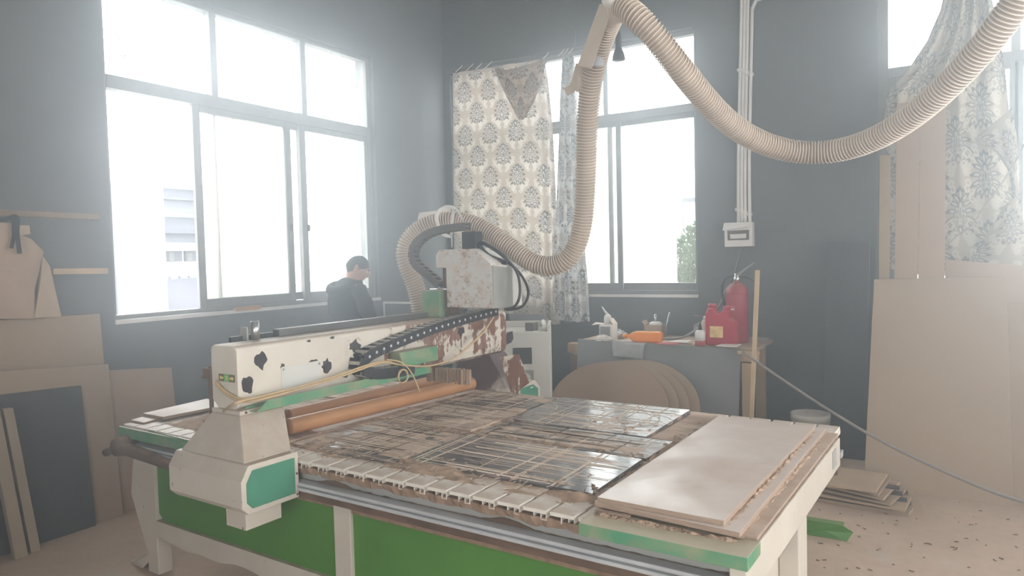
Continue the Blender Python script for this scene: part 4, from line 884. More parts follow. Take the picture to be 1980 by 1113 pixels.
curtain('curtain', 'bunched patterned curtain panel beside the rising hose', top=[(1086, 107), (1092, 104), (1100, 105), (1108, 110)], bot=[(1072, 616), (1095, 622), (1120, 622), (1143, 620)], left=[(1086, 107), (1080, 200), (1076, 320), (1070, 480), (1072, 616)], right=[(1108, 110), (1113, 180), (1117, 300), (1126, 430), (1138, 540), (1143, 620)], Y=YCU - .13, W_=.75, Hh=2.7, fold=fold2, nu=150, nv=480, seed=2, tint=(.92, .96, 1.0))  # bluish tint puts the hazy shade into the cloth colour
T = Thing('curtain_rail', PY(990, 125, YW - .05), 'thin curtain wire with small hooks above the patterned curtain', 'rail')
wa, wb = PY(862, 136, YW - .04), PY(1338, 54, YW - .04); T.part('wire', MB().tube([wa, wb], .006, 6), 'alu')
for x, y in ((893, 131), (914, 128), (931, 126), (950, 123), (1060, 106), (1090, 100), (1098, 99), (1107, 98)):
    p = PY(x, y, YW - .05); T.part('hook', MB().tube([p + [0, .01, .03], p + [0, -.02, 0], p + [0, -.12, -.07]], .005, 5), 'pvc')
# curtain at the far right window
def fold3(u, v): return .05 * np.sin(u * 26 + v * 3) * (1 - .5 * v) + .03 * np.sin(u * 11 - v * 5) - .10 * np.clip(v * 1.2 - np.abs(u - .75) * 2, 0, .3)
curtain('curtain', 'large patterned curtain draped across the window behind the leaning boards', top=[(1836, -60), (1870, -62), (1905, -60)], bot=[(1722, 520), (1800, 535), (1880, 528), (1992, 522)], left=[(1836, -60), (1818, 20), (1792, 80), (1752, 140), (1716, 180), (1708, 240), (1714, 300), (1716, 380), (1708, 430), (1722, 520)], right=[(1905, -60), (1926, 30), (1944, 130), (1954, 230), (1966, 350), (1976, 450), (1992, 522)], Y=6.50, W_=1.6, Hh=2.9, fold=fold3, nu=260, nv=460, seed=5, cw=.62, ch=.66, sc=1.75, tint=(.66, .62, .54), m='damask_lined')
def foldf(u, v): return -.04 * np.sin(PI * u) * np.sin(PI * np.clip(v, 0, 1) * .9 + .2)
for tp, bt, lf, rt_, yy, lab in (
        ([(1884, 268), (1957, 208)], [(1962, 392), (1974, 388)], [(1884, 268), (1924, 292), (1950, 330), (1962, 392)], [(1957, 208), (1966, 262), (1971, 330), (1974, 388)], 6.34, 'folded back triangle of curtain at the upper right edge of the window drape'),
        ([(1940, 400), (1972, 372)], [(1868, 512), (1992, 520)], [(1940, 400), (1916, 440), (1868, 512)], [(1972, 372), (1982, 440), (1992, 520)], 6.32, 'lower folded corner of the window drape above the leaning sheets')):
    me, org = cloth(top=tp, bot=bt, left=lf, right=rt_, Y=yy, W_=.5, Hh=.8, fold=foldf, nu=80, nv=110, seed=3, cw=.62, ch=.66, sc=1.6, tint=(.62, .58, .50), m='damask_lined')
    me.name = 'curtain_fold'; o = bpy.data.objects.new('curtain_fold', me); COL.objects.link(o); o.location = org; tag(o, lab, 'curtain')

# ================================================================== WALL FITTINGS
pA, pB = PY(1400, 431, YW - .09), PY(1455, 476, YW - .09); x0, x1, z0, z1 = pA[0], pB[0], pB[2], pA[2]
T = Thing('breaker_box', ((x0 + x1) / 2, YW, z0), 'white breaker box on the dark wall at the foot of four conduits', 'fuse box')
T.part('case', B(x0, x1, YW - .085, YW, z0, z1), 'pvc', bevel=.006); zm = z1 - (z1 - z0) * .32
T.part('lid', MB().prism([(x0 - .01, YW - .10, zm), (x1 - .02, YW - .10, zm + .03), (x1 - .01, YW - .088, z1), (x0, YW - .088, z1)], (0, -.012, 0)), 'pvc', bevel=.003)
w = T.part('opening', B(x0 + .03, x1 - .03, YW - .088, YW - .083, z0 + .06, zm + .0), 'chaingrey')
for k in range(7): xx = x0 + .055 + k * (x1 - x0 - .11) / 7; T.part('breaker', B(xx, xx + .02, YW - .098, YW - .088, z0 + .075, z0 + .115), 'pvc', sub=w)
for k, (xa, xb, xc) in enumerate(((1433.5, 1428, 1428), (1440, 1434.5, 1434.5), (1446, 1441, 1441), (1453, 1449, 1449))):
    P = [PY(xc + (0 if k < 3 else 1), 431, YW - .035), PY(xb, 300, YW - .03), PY(xa, 20, YW - .03), PY(xa + (0 if k < 3 else 10), -20 if k < 3 else 4, YW - .03), PY(xa + (.5 if k < 3 else 60), -70 if k < 3 else -14, YW - .03)]
    if k == 3: P = [P[0], P[1], PY(1454, 40, YW - .03), PY(1455, 18, YW - .03), PY(1460, 6, YW - .03), PY(1470, -2, YW - .03), PY(1540, -22, YW - .03)]
    T = Thing('conduit', P[0], ['first', 'second', 'third', 'last, bent over at the top,'][k] + ' of four white conduits counted from the window', 'pipe', 'white conduits above the breaker box')
    T.part('tube', MB().tube(spline(P, 5), .0145, 10), 'pvc')
    for y in (135, 405):
        xx = (xb if y > 300 else (xa + xb) / 2 + 1) ; p = PY(xx - 1, y + k * 3, YW - .03); T.part('clip', MB().tube([p - [.024, 0, 0], p + [.024, 0, 0]], .017, 8).box(p[0] - .025, p[0] + .025, YW - .02, YW - .002, p[2] - .012, p[2] + .012), 'pvc')
single('thin_wire', MB().tube([PY(1433, 477, YW - .01), PY(1422, 520, YW - .01), PY(1404, 566, YW - .01), PY(1398, 580, YW - .012)], .004, 5), 'wirecable', 'thin pale wire running down the wall from the breaker box', 'wire')
single('cobweb_strand', MB().tube(spline([PY(1016, 0, YW - .008), PY(1060, 24, YW - .008), PY(1090, 44, YW - .01), PY(1112, 58, YW - .02)], 5), .004, 4).tube(spline([PY(1106, 52, YW - .02), PY(1113, 62, YW - .03), PY(1110, 90, YW - .02)], 5), .006, 4), 'wirecable', 'dusty cobweb strand on the wall above the curtain', 'cobweb')
T = Thing('window_cobweb', PX(560, 75, XW - .06), 'dark cobweb strands hanging in the upper lights of the left window', 'cobweb')
for P in ([(508, 66), (509, 90), (511, 108), (518, 110)], [(500, 97), (511, 100)], [(527, 103), (538, 105), (546, 110)], [(640, 98), (639, 112), (636, 126)], [(660, 104), (672, 126), (680, 148), (691, 168)], [(588, 192), (595, 205), (606, 212)], [(692, 268), (690, 284)], [(594, 283), (606, 280), (616, 281)]):
    T.part('strand', MB().tube([PX(x, y, XW - .045) for x, y in P], .0028, 4), 'rust')
# battens on the left wall
a, b = PX(-20, 404, XW + .02), PX(190, 414, XW + .02); single('wall_batten', MB().slab([PX(-40, 404, XW), PX(190, 414, XW), PX(190, 425, XW), PX(-40, 415, XW)], .02, (1, 0, 0)), 'pinex', 'upper pale batten fixed to the left wall', 'batten')
single('wall_batten', MB().slab([PX(100, 519, XW), PX(206, 518, XW), PX(206, 529, XW), PX(100, 530, XW)], .02, (1, 0, 0)), 'pinex', 'lower dusty batten fixed to the left wall', 'batten')
p = PX(32, 430, XW + .03)
T = Thing('kraft_sheet', PX(50, 612, XW + .1), 'brown paper sheet hung from the upper batten by a dark strap', 'paper')
def ks(x, y, o): return PX(x, y, XW + o)
T.part('sheet', MB().prism([ks(-60, 432, .10), ks(0, 430, .11), ks(30, 432, .10), ks(34, 452, .09), ks(60, 462, .08), ks(84, 486, .07), ks(80, 500, .08), ks(66, 560, .10), ks(66, 616, .12), ks(-60, 616, .12)], (.006, 0, 0)), 'kraft')
T.part('torn_flap', MB().prism([ks(82, 494, .09), ks(96, 515, .07), ks(100, 540, .05), ks(118, 612, .05), ks(66, 614, .13), ks(78, 540, .12)], (.006, 0, 0)), 'ply', label='paler curled flap of the hanging sheet')
T.part('top_fold', MB().slab([ks(36, 435, .11), ks(56, 436, .10), ks(58, 452, .10), ks(36, 456, .11)], .006, (1, 0, 0)), 'ply')
P = [ks(-20, 428, .14), ks(10, 424, .14), ks(28, 418, .14), ks(34, 425, .15), ks(33, 450, .15), ks(38, 490, .14)]; T.part('strap', ribbon(spline(P, 5), .025), 'coat', label='dark strap holding the sheet'); T.part('strap', ribbon([ks(26, 420, .15), ks(27, 455, .15), ks(22, 480, .15)], .02), 'coat')
single('sill_stick', MB().slab([PX(456, 595, XW + .02), PX(505, 590, XW + .02), PX(505, 597, XW + .02), PX(456, 602, XW + .02)], .03, (-1, 0, 0)), 'pipe', 'short orange-brown stick lying on the left window sill', 'stick')

# ================================================================== BOARDS ON THE LEFT WALL
def lean_l(name, q, th, m, lab, cat, grp=None):
    """sheet leaning on the left wall: q = list of (px, py, x)"""
    P = [PX(x, y, X) for x, y, X in q]
    n = np.cross(P[1] - P[0], P[2] - P[0]); n /= np.linalg.norm(n)
    if n[0] > 0: n = -n
    return single(name, MB().prism(P, n * th), m, lab, cat, grp, bevel=.002)
def floorpt(x, X):  # point of the floor line x = X seen at pixel column x
    for y in range(700, 1400):
        if PX(x, y, X)[2] <= 0: return y
    return 1400
G_ = 'sheets leaning on the left wall'
def vsheet(name, pxr, pyt, Xt, pxl, pylt, Xb, th, m, lab):
    """upright sheet: right top corner and left top corner given in pixels on the tilted plane Xt(top)->Xb(floor)"""
    tr = PX(pxr, pyt, Xt); tl = PX(pxl, pylt, Xt)
    br = np.array([Xb, tr[1], 0]); bl = np.array([Xb, tl[1], 0]); n = np.array([-1, 0, 0.])
    return single(name, MB().prism([tr, tl, bl, br], n * th), m, lab, 'board', G_, bevel=.002)
vsheet('fibreboard_sheet', 193, 606, XW + .06, -120, 626, XW + .17, .015, 'mdf', 'tallest raw fibreboard sheet leaning on the left wall under the paper')
vsheet('fibreboard_sheet', 332, 710, XW + .115, 90, 722, XW + .205, .015, 'mdf2', 'low rosy fibreboard sheet under the left window, partly behind the machine')
vsheet('fibreboard_sheet', 210, 704, XW + .15, -120, 724, XW + .24, .015, 'mdf', 'mid height fibreboard sheet between the tallest sheet and the charcoal sheet')
vsheet('charcoal_sheet', 157, 745, XW + .185, -120, 777, XW + .285, .016, 'darksheet', 'charcoal sheet standing in front of the fibreboards on the left')
a = PX(2, 790, XW + .2)
for k, (x0_, x1_, X, m, lab) in enumerate(((2, 22, .345, 'dimtimber', 'dusty timber post at the frame edge leaning on the charcoal sheet'), (-30, -4, .37, 'dimtimber', 'second timber post partly outside the frame'))):
    pa, pb = PX(x0_ + 4, 790, XW + X - .055), PX(x1_ + 4, 788, XW + X - .055)
    pc, pd_ = np.array([XW + X + .05, pb[1] + .06, 0]), np.array([XW + X + .05, pa[1] + .06, 0])
    single('timber_post', MB().prism([pa, pb, pc, pd_], (-.045, 0, 0)), m, lab, 'post', bevel=.004)

# ================================================================== BOARDS ON THE RIGHT
YB = 5.42
def lean_b(name, q, ybot, ytop, th, m, lab, cat='board', grp='sheets leaning under the right window', bev=.002):
    """sheet leaning back: q = [(px,py) top left, top right], feet at y = ybot"""
    tl, tr = PY(*q[0], ytop), PY(*q[1], ytop); bl, br = PY(*q[2], ybot), PY(*q[3], ybot)
    bl[2] = br[2] = 0
    return single(name, MB().prism([tl, tr, br, bl], (0, th, 0)), m, lab, cat, grp, bevel=bev)
lean_b('fibreboard_sheet', [(1690, 540), (1946, 535), (1670, 945), (1958, 985)], 5.42, 5.86, .018, 'mdf', 'front raw fibreboard sheet leaning under the right window')
lean_b('fibreboard_sheet', [(1700, 583), (2090, 588), (1676, 940), (2090, 985)], 5.47, 5.87, .016, 'mdf', 'wider fibreboard sheet just behind the front one, running out of the frame')
lean_b('fibreboard_sheet', [(1828, 502), (2060, 518), (1820, 940), (2060, 960)], 5.53, 6.02, .016, 'mdf2', 'tallest fibreboard sheet at the back, top edge against the drape')
for k, (xl, xr, lab) in enumerate(((1734, 1779, 'left one of two tall rosy planks in front of the drape'), (1779, 1834, 'right one of two tall rosy planks in front of the drape'))):
    lean_b('tall_plank', [(xl + (0 if k == 0 else 1.5), 200 - 5 * k), (xr + (1 if k == 0 else -4), 196 - 5 * k + (0 if k == 0 else 2)), (xl - 10, 900), (xr - 12, 900)], 5.62, 6.22, .02, 'mdf2', lab, 'plank', 'tall planks by the right window')
lean_b('narrow_batten', [(1701, 300), (1722, 300), (1696, 900), (1716, 900)], 5.75, 6.45, .02, 'pine', 'narrow batten standing at the window edge left of the tall planks', 'batten', None)
lean_b('charcoal_sheet', [(1612, 330), (1690, 470), (1592, 880), (1676, 905)], 6.1, 6.6, .015, 'darksheet', 'dark sheet leaning on the wall beside the right window', 'board', None) if False else None
lean_b('charcoal_sheet', [(1600, 466), (1682, 468), (1588, 880), (1674, 905)], 6.12, 6.58, .012, 'darksheet', 'dark sheet leaning on the wall beside the right window, left of two', 'board', 'dark sheets by the right window')
lean_b('charcoal_sheet', [(1612, 474), (1695, 476), (1600, 880), (1682, 905)], 6.2, 6.62, .012, 'darksheet', 'dark sheet leaning just behind another, pale edge beside the right window', 'board', 'dark sheets by the right window')
# low stack of plywood offcuts on the floor
def fl(x, y, z=0): return PZ(x, y, z)
stk = [((1570, 968), (1757, 998), (1768, 985), (1600, 945)), ((1575, 958), (1750, 990), (1762, 965), (1600, 935)), ((1580, 948), (1722, 978), (1752, 950), (1602, 925)), ((1580, 938), (1708, 968), (1740, 935), (1602, 915)), ((1584, 930), (1698, 960), (1722, 928), (1610, 910)), ((1582, 938), (1694, 953), (1716, 920), (1604, 904))]
z = 0.0; labs = ['bottom', 'second', 'third', 'fourth', 'fifth', 'topmost']
for k, q in enumerate(stk):
    P = [fl(x, y, z) for x, y in q]; th = .016 if k else .022
    single('plywood_offcut', MB().prism([(p[0], p[1], z) for p in P], (0, 0, th)), 'ply' if k % 2 else 'mdf', labs[k] + ' board of the low offcut stack on the floor', 'board', 'offcuts stacked on the floor', bevel=.001); z += th + .012 * (k < 4)
    if k < 4: c = np.mean(P, axis=0); single('spacer_stick', MB().box(c[0] - .25, c[0] + .25, c[1] - .03, c[1] + .03, z - .012, z - .0005), 'darksheet', ['lowest', 'second', 'third', 'highest'][k] + ' dark spacer strip between boards of the offcut stack', 'strip', 'spacers in the offcut stack')
a, b = fl(1780, 998), PD(1749, 917, 5.1)
d_ = b - a; single('wood_stick', MB().prism([a + [-.03, 0, 0], a + [.03, 0, 0], b + [.015, 0, 0], b + [-.015, 0, 0]], (0, .018, 0)), 'ply', 'short stick propped against the offcut stack', 'stick', bevel=.002)
a, b = fl(1540, 1030), fl(1638, 1046)
c = np.array([-(b - a)[1], (b - a)[0], 0]); c /= np.linalg.norm(c)
single('steel_channel', MB().prism([a, b, b + [.03, .02, .05], b + [-.02, 0, .085], a + [0, 0, .085]], c * .004).prism([a + [0, 0, .083], b + [-.02, 0, .083], b + [-.02, 0, .083] + c * .06, a + [0, 0, .083] + c * .06], (0, 0, .004)).prism([a, b, b + c * .06, a + c * .06], (0, 0, .004)), 'green', 'green painted steel channel lying on the floor by the machine', 'channel')
# cords
P = [PY(1436, 680, 5.74), PY(1560, 765, 5.5), PY(1700, 850, 5.15), PY(1850, 922, 4.85), PY(1965, 966, 4.65), PY(2060, 985, 4.5)]
single('slack_cord', MB().tube(spline(P, 6), .010, 7), 'wirecable', 'grey cord strung from the bench down to the right', 'cord')
P = [PY(2010, 200, 5.9), PY(1978, 285, 5.95), PY(1940, 350, 6.0), PY(1900, 405, 6.02), PY(1875, 440, 6.05), PY(1850, 456, 6.06), PY(1822, 484, 6.08)]
single('hanging_wire', MB().tube(spline(P, 6), .006, 6), 'wirecable', 'thin wire trailing across the drape on the right', 'wire')
# bucket in the corner
bx, by = PY(1567, 800, 5.9)[0], 5.9
M['bucket'] = mat('translucent_white_pail', (.55, .53, .48), .1, 6, .5, dust=.4, trans=.2)
T = Thing('plastic_bucket', (bx, by, 0), 'pale plastic bucket standing by the back wall', 'bucket')
T.part('pail', MB().lathe([(0, 0), (.115, 0), (.135, .36), (.128, .36), (.11, .012), (0, .012)], (bx, by, 0), 24), 'bucket'); T.part('rim', MB().lathe([(.134, .335), (.145, .335), (.147, .385), (.134, .388), (.130, .36)], (bx, by, 0), 24), 'bucket')
T.part('handle', MB().tube([(bx - .142, by, .33), (bx - .12, by - .1, .26), (bx, by - .16, .235), (bx + .12, by - .1, .26), (bx + .142, by, .33)], .004, 6), 'chrome')

# ================================================================== WORKBENCH UNDER THE BACK WINDOW
ZB = .87
bl, br = PZ(1075, 668, ZB), PZ(1462, 676, ZB)
YBF = PZ(1280, 664, ZB)[1] + .02
T = Thing('workbench', ((bl[0] + br[0]) / 2, YBF + .3, 0), 'rough timber workbench under the back window, cluttered with bottles', 'bench')
T.part('bench_top', B(bl[0], br[0] - .02, YBF, YW - .06, ZB - .03, ZB), 'ply', bevel=.003)
x0 = bl[0]
T.part('cross_beam', B(x0 - .03, x0 + .19, YBF - .05, YBF + .09, ZB - .14, ZB - .031), 'pinex', bevel=.004, label='sawn timber end of the bench beam')
T.part('cross_beam', B(x0 - .14, x0 - .031, YBF + .02, YBF + .12, ZB - .13, ZB - .04), 'pinex', bevel=.004)
T.part('cross_beam', B(x0 + .2, br[0] - .03, YBF + .03, YBF + .1, ZB - .13, ZB - .031), 'pinex', bevel=.004)
for xx in (x0 + .10, br[0] - .16):
    for yy in (YBF + .03, YW - .17): T.part('leg', B(xx, xx + .08, yy, yy + .08, 0, ZB - .14 if yy < YBF + .1 else ZB - .03), 'pine', bevel=.004)
T.part('end_panel', B(x0 - .16, x0 + .05, YBF + .12, YBF + .14, .05, ZB - .15), 'mdf2')
# grey sheet against the bench front
def sheet_b(name, q, yt, yb, th, m, lab, cat, grp=None, zt=None):
    tl, tr = PY(*q[0], yt), PY(*q[1], yt)
    brx, blx = PY(*q[2], yb)[0], PY(*q[3], yb)[0]
    return single(name, MB().prism([tl, tr, (brx, yb, 0), (blx, yb, 0)], (0, th, 0)), m, lab, cat, grp, bevel=.002)
sheet_b('grey_sheet', [(1117, 655), (1432, 674), (1424, 800), (1110, 800)], YBF - .075, YBF - .22, .016, 'greysheet', 'grey melamine sheet leaning on the front of the workbench', 'board')
sheet_b('timber_lath', [(1460, 522), (1468, 522), (1452, 805), (1444, 805)], YBF - .10, YBF - .26, .03, 'pine', 'upright pale timber lath beside the grey sheet, rising past the extinguisher', 'lath')
p = PY(1455, 678, YBF - .16); single('lath_bracket', B(p[0] - .12, p[0] + .05, p[1] - .0, p[1] + .02, p[2] - .03, p[2] - .005), 'pine', 'short pale stick crossing the timber lath at bench height', 'stick')
# four round fibreboard discs leaning on the sheet
for k in range(4):
    yo = .03 * (3 - k)          # k = 0 the front one
    cxp = 1172 + 19.5 * k; rw = .545; 
    yy0, yy1 = YBF - .62 + .055 * k, YBF - .26 + .022 * k
    c = PY(cxp, 786 - 1.0 * k, (yy0 + yy1) / 2); hgt = 2 * c[2]; tilt = math.atan2(yy1 - yy0, hgt); hl_ = math.hypot(hgt, yy1 - yy0) / 2
    e = np.array([0, math.sin(tilt), math.cos(tilt)]); nn = np.array([0, -math.cos(tilt), math.sin(tilt)])
    c[1] = (yy0 + yy1) / 2
    P = [c + rw * math.cos(a) * np.array([1, 0, 0]) + hl_ * math.sin(a) * e for a in np.linspace(0, 2 * PI, 49)[:-1]]
    single('round_board', MB().prism(P, -nn * .016), 'mdf2' if k == 0 else 'mdf', ['front round fibreboard disc leaning on the grey sheet', 'second round fibreboard disc, just behind the front one', 'third round fibreboard disc from the front', 'rearmost round fibreboard disc against the grey sheet'][k], 'board', 'round boards by the workbench', bevel=.002)
def onb(x, y, dy=0): p = PZ(x, y, ZB); p[1] += dy; return p
sc_ = lambda p: F / ((p - C0) @ CW)
# fire extinguisher
p = PZ(1426, 661, ZB)
T = Thing('fire_extinguisher', p, 'tall red fire extinguisher standing on the bench by the timber lath', 'extinguisher')
cyl = T.part('cylinder', MB().lathe([(0, 0), (.085, 0), (.094, .012), (.094, .43), (.088, .47), (.06, .505), (.03, .522), (.026, .535), (0, .535)], p, 28), 'red')
T.part('collar', MB().lathe([(.0945, .425), (.096, .425), (.096, .433), (.0945, .433)], p, 28), 'red')
T.part('valve', MB().lathe([(.024, .53), (.028, .54), (.028, .565), (.018, .58), (.018, .6), (0, .6)], p, 14), 'chrome')
T.part('handle', MB().prism([p + [.0, -.014, .59], p + [.07, -.014, .645], p + [.15, -.014, .695], p + [.155, -.014, .685], p + [.08, -.014, .628], p + [.02, -.014, .58]], (0, .028, 0)), 'chrome')
T.part('lower_handle', MB().prism([p + [.0, -.012, .575], p + [.09, -.012, .57], p + [.14, -.012, .54], p + [.138, -.012, .532], p + [.085, -.012, .56], p + [.0, -.012, .563]], (0, .024, 0)), 'black')
T.part('hose', MB().tube(spline([p + [-.02, 0, .575], p + [-.07, -.01, .57], p + [-.115, -.01, .52], p + [-.13, 0, .43], p + [-.11, .02, .3], p + [-.1, .02, .16]], 6), .011, 8), 'black')
mb = MB(); R1 = .0952   # printing on the cylinder: short bars of lettering
vw = C0 - p; a0 = math.atan2(vw[1], vw[0])
def arcbox(mb, aa, ab, z0, z1, R=R1):
    n = 4; mb.loft([[(p[0] + R * math.cos(a), p[1] + R * math.sin(a), p[2] + z0), (p[0] + R * math.cos(a), p[1] + R * math.sin(a), p[2] + z1), (p[0] + (R - .002) * math.cos(a), p[1] + (R - .002) * math.sin(a), p[2] + z1), (p[0] + (R - .002) * math.cos(a), p[1] + (R - .002) * math.sin(a), p[2] + z0)] for a in [aa + (ab - aa) * i / n for i in range(n + 1)]])
g = random.Random(8)
arcbox(mb, a0 - .75, a0 - .2, .315, .319)
for k in range(9): arcbox(mb, a0 - .78 + k * .062, a0 - .78 + k * .062 + .042, .285, .302)
for k in range(2): 
    aa = a0 - .62 + k * .2; arcbox(mb, aa, aa + .03, .19, .225); arcbox(mb, aa + .09, aa + .12, .19, .225); arcbox(mb, aa, aa + .12, .217, .225)
lt, _ = put('lettering', mb, 'lettering', cyl, p)
# red jug with a grip
p = PZ(1397, 667, ZB); 
T = Thing('red_jug', p, 'red plastic jug with two raised ends standing in front of the extinguisher', 'jug')
prof = [(-.125, 0), (.11, 0), (.125, .03), (.12, .20), (.075, .235), (.06, .285), (.06, .335), (.02, .335), (.018, .30), (-.01, .27), (-.045, .28), (-.055, .30), (-.055, .318), (-.115, .318), (-.115, .295), (-.13, .27), (-.13, .03)]
jg = T.part('jug_body', MB().prism([(p[0] + a, p[1] - .055, p[2] + b) for a, b in prof], (0, .12, 0)), 'redplastic', bevel=.012)
T.part('cap', MB().lathe([(.034, .318), (.034, .35), (0, .352)], p + [-.085, .005, 0], 18), 'redplastic'); T.part('label', B(p[0] - .09, p[0] + .02, p[1] - .0575, p[1] - .0555, p[2] + .07, p[2] + .165), 'label', label='faded yellow label')
# spray can and small bottle
p = PZ(1364, 664, ZB); T = Thing('spray_can', p, 'slim pale aerosol can between the red jug and the small bottle', 'can'); T.part('can_body', MB().lathe([(0, 0), (.031, 0), (.032, .01), (.032, .19), (.02, .205), (0, .205)], p, 18), 'card'); T.part('can_cap', MB().lathe([(.016, .205), (.016, .235), (.01, .24), (0, .24)], p, 14), 'pvc'); T.part('straw', MB().tube([p + [.0, -.01, .232], p + [-.09, -.01, .245]], .003, 5), 'red')
p = PZ(1354, 668, ZB); T = Thing('small_bottle', p, 'small squat bottle with a red base and dark cap on the bench', 'bottle'); T.part('bottle_body', MB().lathe([(.043, .045), (.043, .115), (.03, .13), (.015, .135), (0, .135)], p, 18), 'pvc'); T.part('bottle_base', MB().lathe([(0, 0), (.044, 0), (.044, .045), (0, .045)], p, 18), 'redcloth'); T.part('cap', MB().lathe([(.016, .135), (.016, .165), (.012, .17), (.012, .19), (0, .19)], p, 12), 'black')
# orange bottle lying down
p = PZ(1240, 663, ZB); ax = .33
T = Thing('orange_bottle', p, 'translucent orange bottle lying on its side on the bench', 'bottle')
mb = MB(); L = []
for x, hw, hh in ((-.165, .014, .014), (-.13, .016, .016), (-.125, .022, .022), (-.10, .035, .036), (-.06, .052, .048), (-.01, .056, .05), (.05, .054, .047), (.11, .056, .05), (.155, .055, .05), (.168, .048, .042)):
    L.append([(p[0] + x, p[1] + .05 + hw * math.copysign(abs(math.cos(a)) ** .6, math.cos(a)), p[2] + .052 + hh * math.copysign(abs(math.sin(a)) ** .6, math.sin(a))) for a in np.linspace(0, 2 * PI, 21)[:-1]])
T.part('bottle_body', mb.loft(L, True), 'orange'); T.part('cap', MB().lathe([(0, -.195), (.019, -.195), (.02, -.16), (0, -.16)], p + [0, .05, .052], 14, 0), 'orange')
# box with tins and a stick
p = PZ(1252, 655, ZB); p[1] += .22; T = Thing('open_carton', p, 'small brown carton holding a white lidded pot behind the orange bottle', 'box')
mb = MB().box(p[0] - .09, p[0] + .09, p[1] - .07, p[1] - .064, p[2], p[2] + .115).box(p[0] - .09, p[0] + .09, p[1] + .064, p[1] + .07, p[2], p[2] + .115).box(p[0] - .09, p[0] - .084, p[1] - .07, p[1] + .07, p[2], p[2] + .115).box(p[0] + .084, p[0] + .09, p[1] - .07, p[1] + .07, p[2], p[2] + .115).box(p[0] - .09, p[0] + .09, p[1] - .07, p[1] + .07, p[2], p[2] + .005)
T.part('carton', mb, 'kraft'); T.part('flap', MB().slab([p + [-.09, -.07, .115], p + [-.09, .07, .115], p + [-.115, .07, .15], p + [-.115, -.07, .15]], .003), 'kraft')
T2 = Thing('lidded_pot', p + [0, 0, .006], 'white lidded pot standing in the brown carton', 'pot'); T2.part('pot', MB().lathe([(0, 0), (.055, 0), (.058, .10), (.06, .125), (.04, .135), (0, .138)], p + [0, 0, .006], 18), 'pvc'); T2.part('lid_knob', MB().lathe([(.016, .136), (.014, .16), (.016, .205), (0, .207)], p + [0, 0, .006], 12), 'chrome')
single('thin_rod', MB().tube([p + [.07, .03, .01], p + [.13, .03, .23]], .007, 6), 'chrome', 'thin metal rod sticking out of the brown carton', 'rod')
# carton of glue at the left end
p = PZ(1122, 672, ZB); p[1] = YBF + .07; T = Thing('glue_carton', p, 'small open white carton at the left end of the bench', 'box')
T.part('carton', MB().box(p[0] - .07, p[0] + .07, p[1] - .05, p[1] + .05, p[2], p[2] + .15), 'paperwhite', bevel=.002); T.part('flap', MB().slab([p + [-.07, -.05, .15], p + [-.07, .05, .15], p + [-.15, .05, .155], p + [-.15, -.05, .135]], .003), 'card'); T.part('flap', MB().slab([p + [.07, -.05, .15], p + [.07, .05, .15], p + [.02, .07, .2], p + [.02, -.03, .2]], .003), 'card'); T.part('window_label', B(p[0] - .06, p[0] + .04, p[1] - .0525, p[1] - .0505, p[2] + .02, p[2] + .13), 'greysheet')
q = p + [-.005, 0, .151]; T = Thing('glue_bottle', q, 'white nozzled glue bottle standing on the small open carton', 'bottle'); T.part('bottle_body', MB().lathe([(0, 0), (.034, 0), (.036, .05), (.028, .08), (.014, .09), (0, .09)], q, 14), 'pvc'); T.part('nozzle', MB().tube([q + [0, 0, .085], q + [-.03, 0, .12], q + [-.055, 0, .16]], [.013, .009, .003], 8), 'pvc')
# crumpled bags, rags, papers
def crumple(c, rx, ry, rz, seed, n=14, m=20):
    g = np.random.default_rng(seed); L = []
    for i in range(n + 1):
        ph = PI * i / n - PI / 2; ring_ = []
        for j in range(m):
            a = 2 * PI * j / m; k = 1 + .22 * math.sin(3 * a + seed) * math.cos(2 * ph) + g.uniform(-.16, .16)
            ring_.append((c[0] + rx * math.cos(ph) * math.cos(a) * k, c[1] + ry * math.cos(ph) * math.sin(a) * k, max(ZB + .001, c[2] + rz * math.sin(ph) * k)))
        L.append(ring_)
    return MB().loft(L, False)
for x, y, rx, rz, dy, m, lab in ((1186, 656, .085, .045, .1, 'bag', 'crumpled plastic bag on the bench, nearest the orange bottle'), (1164, 660, .075, .03, .03, 'paperwhite', 'flattened white wrapper on the bench beside the crumpled bag'), (1338, 652, .10, .085, .22, 'bag', 'large crumpled clear bag on the bench behind the small bottle')):
    p = PZ(x, y, ZB); p[1] += dy; p[2] = ZB + rz * .8; single('plastic_bag', crumple(p, rx, .07, rz, int(x)), m, lab, 'bag')
for k, (x, y, m, lab) in enumerate(((1287, 666, 'redcloth', 'red rag lying beside the orange bottle'), (1312, 662, 'paperwhite', 'pale paper scrap on the bench beside the red rag'), (1405, 670, 'paperwhite', 'white card scrap on the bench edge under the red jug'))):
    p = PZ(x, y, ZB + .01); single('rag' if k == 0 else 'paper_scrap', MB().slab([p + [-.09, -.0, 0], p + [.08, -.01, 0], p + [.10, .07, .012], p + [-.06, .08, .006]], .006), m, lab, 'rag' if k == 0 else 'paper')
mb = MB(); L = []
a, b, c_, d_ = PY(1184, 660, YBF - .085), PY(1248, 664, YBF - .085), PY(1243, 695, YBF - .10), PY(1186, 688, YBF - .10)
g = np.random.default_rng(4)
for i in range(9):
    f = i / 8; l_, r_ = a * (1 - f) + d_ * f, b * (1 - f) + c_ * f; L.append([l_ * (1 - t_) + r_ * t_ + np.array([0, -.006 - .012 * abs(math.sin(t_ * 7 + f * 3)), 0]) for t_ in np.linspace(0, 1, 14)])
mb.loft(L, True, cap=False, closed=False); L0 = [q + np.array([0, .02, .004]) for q in L[0]]; 
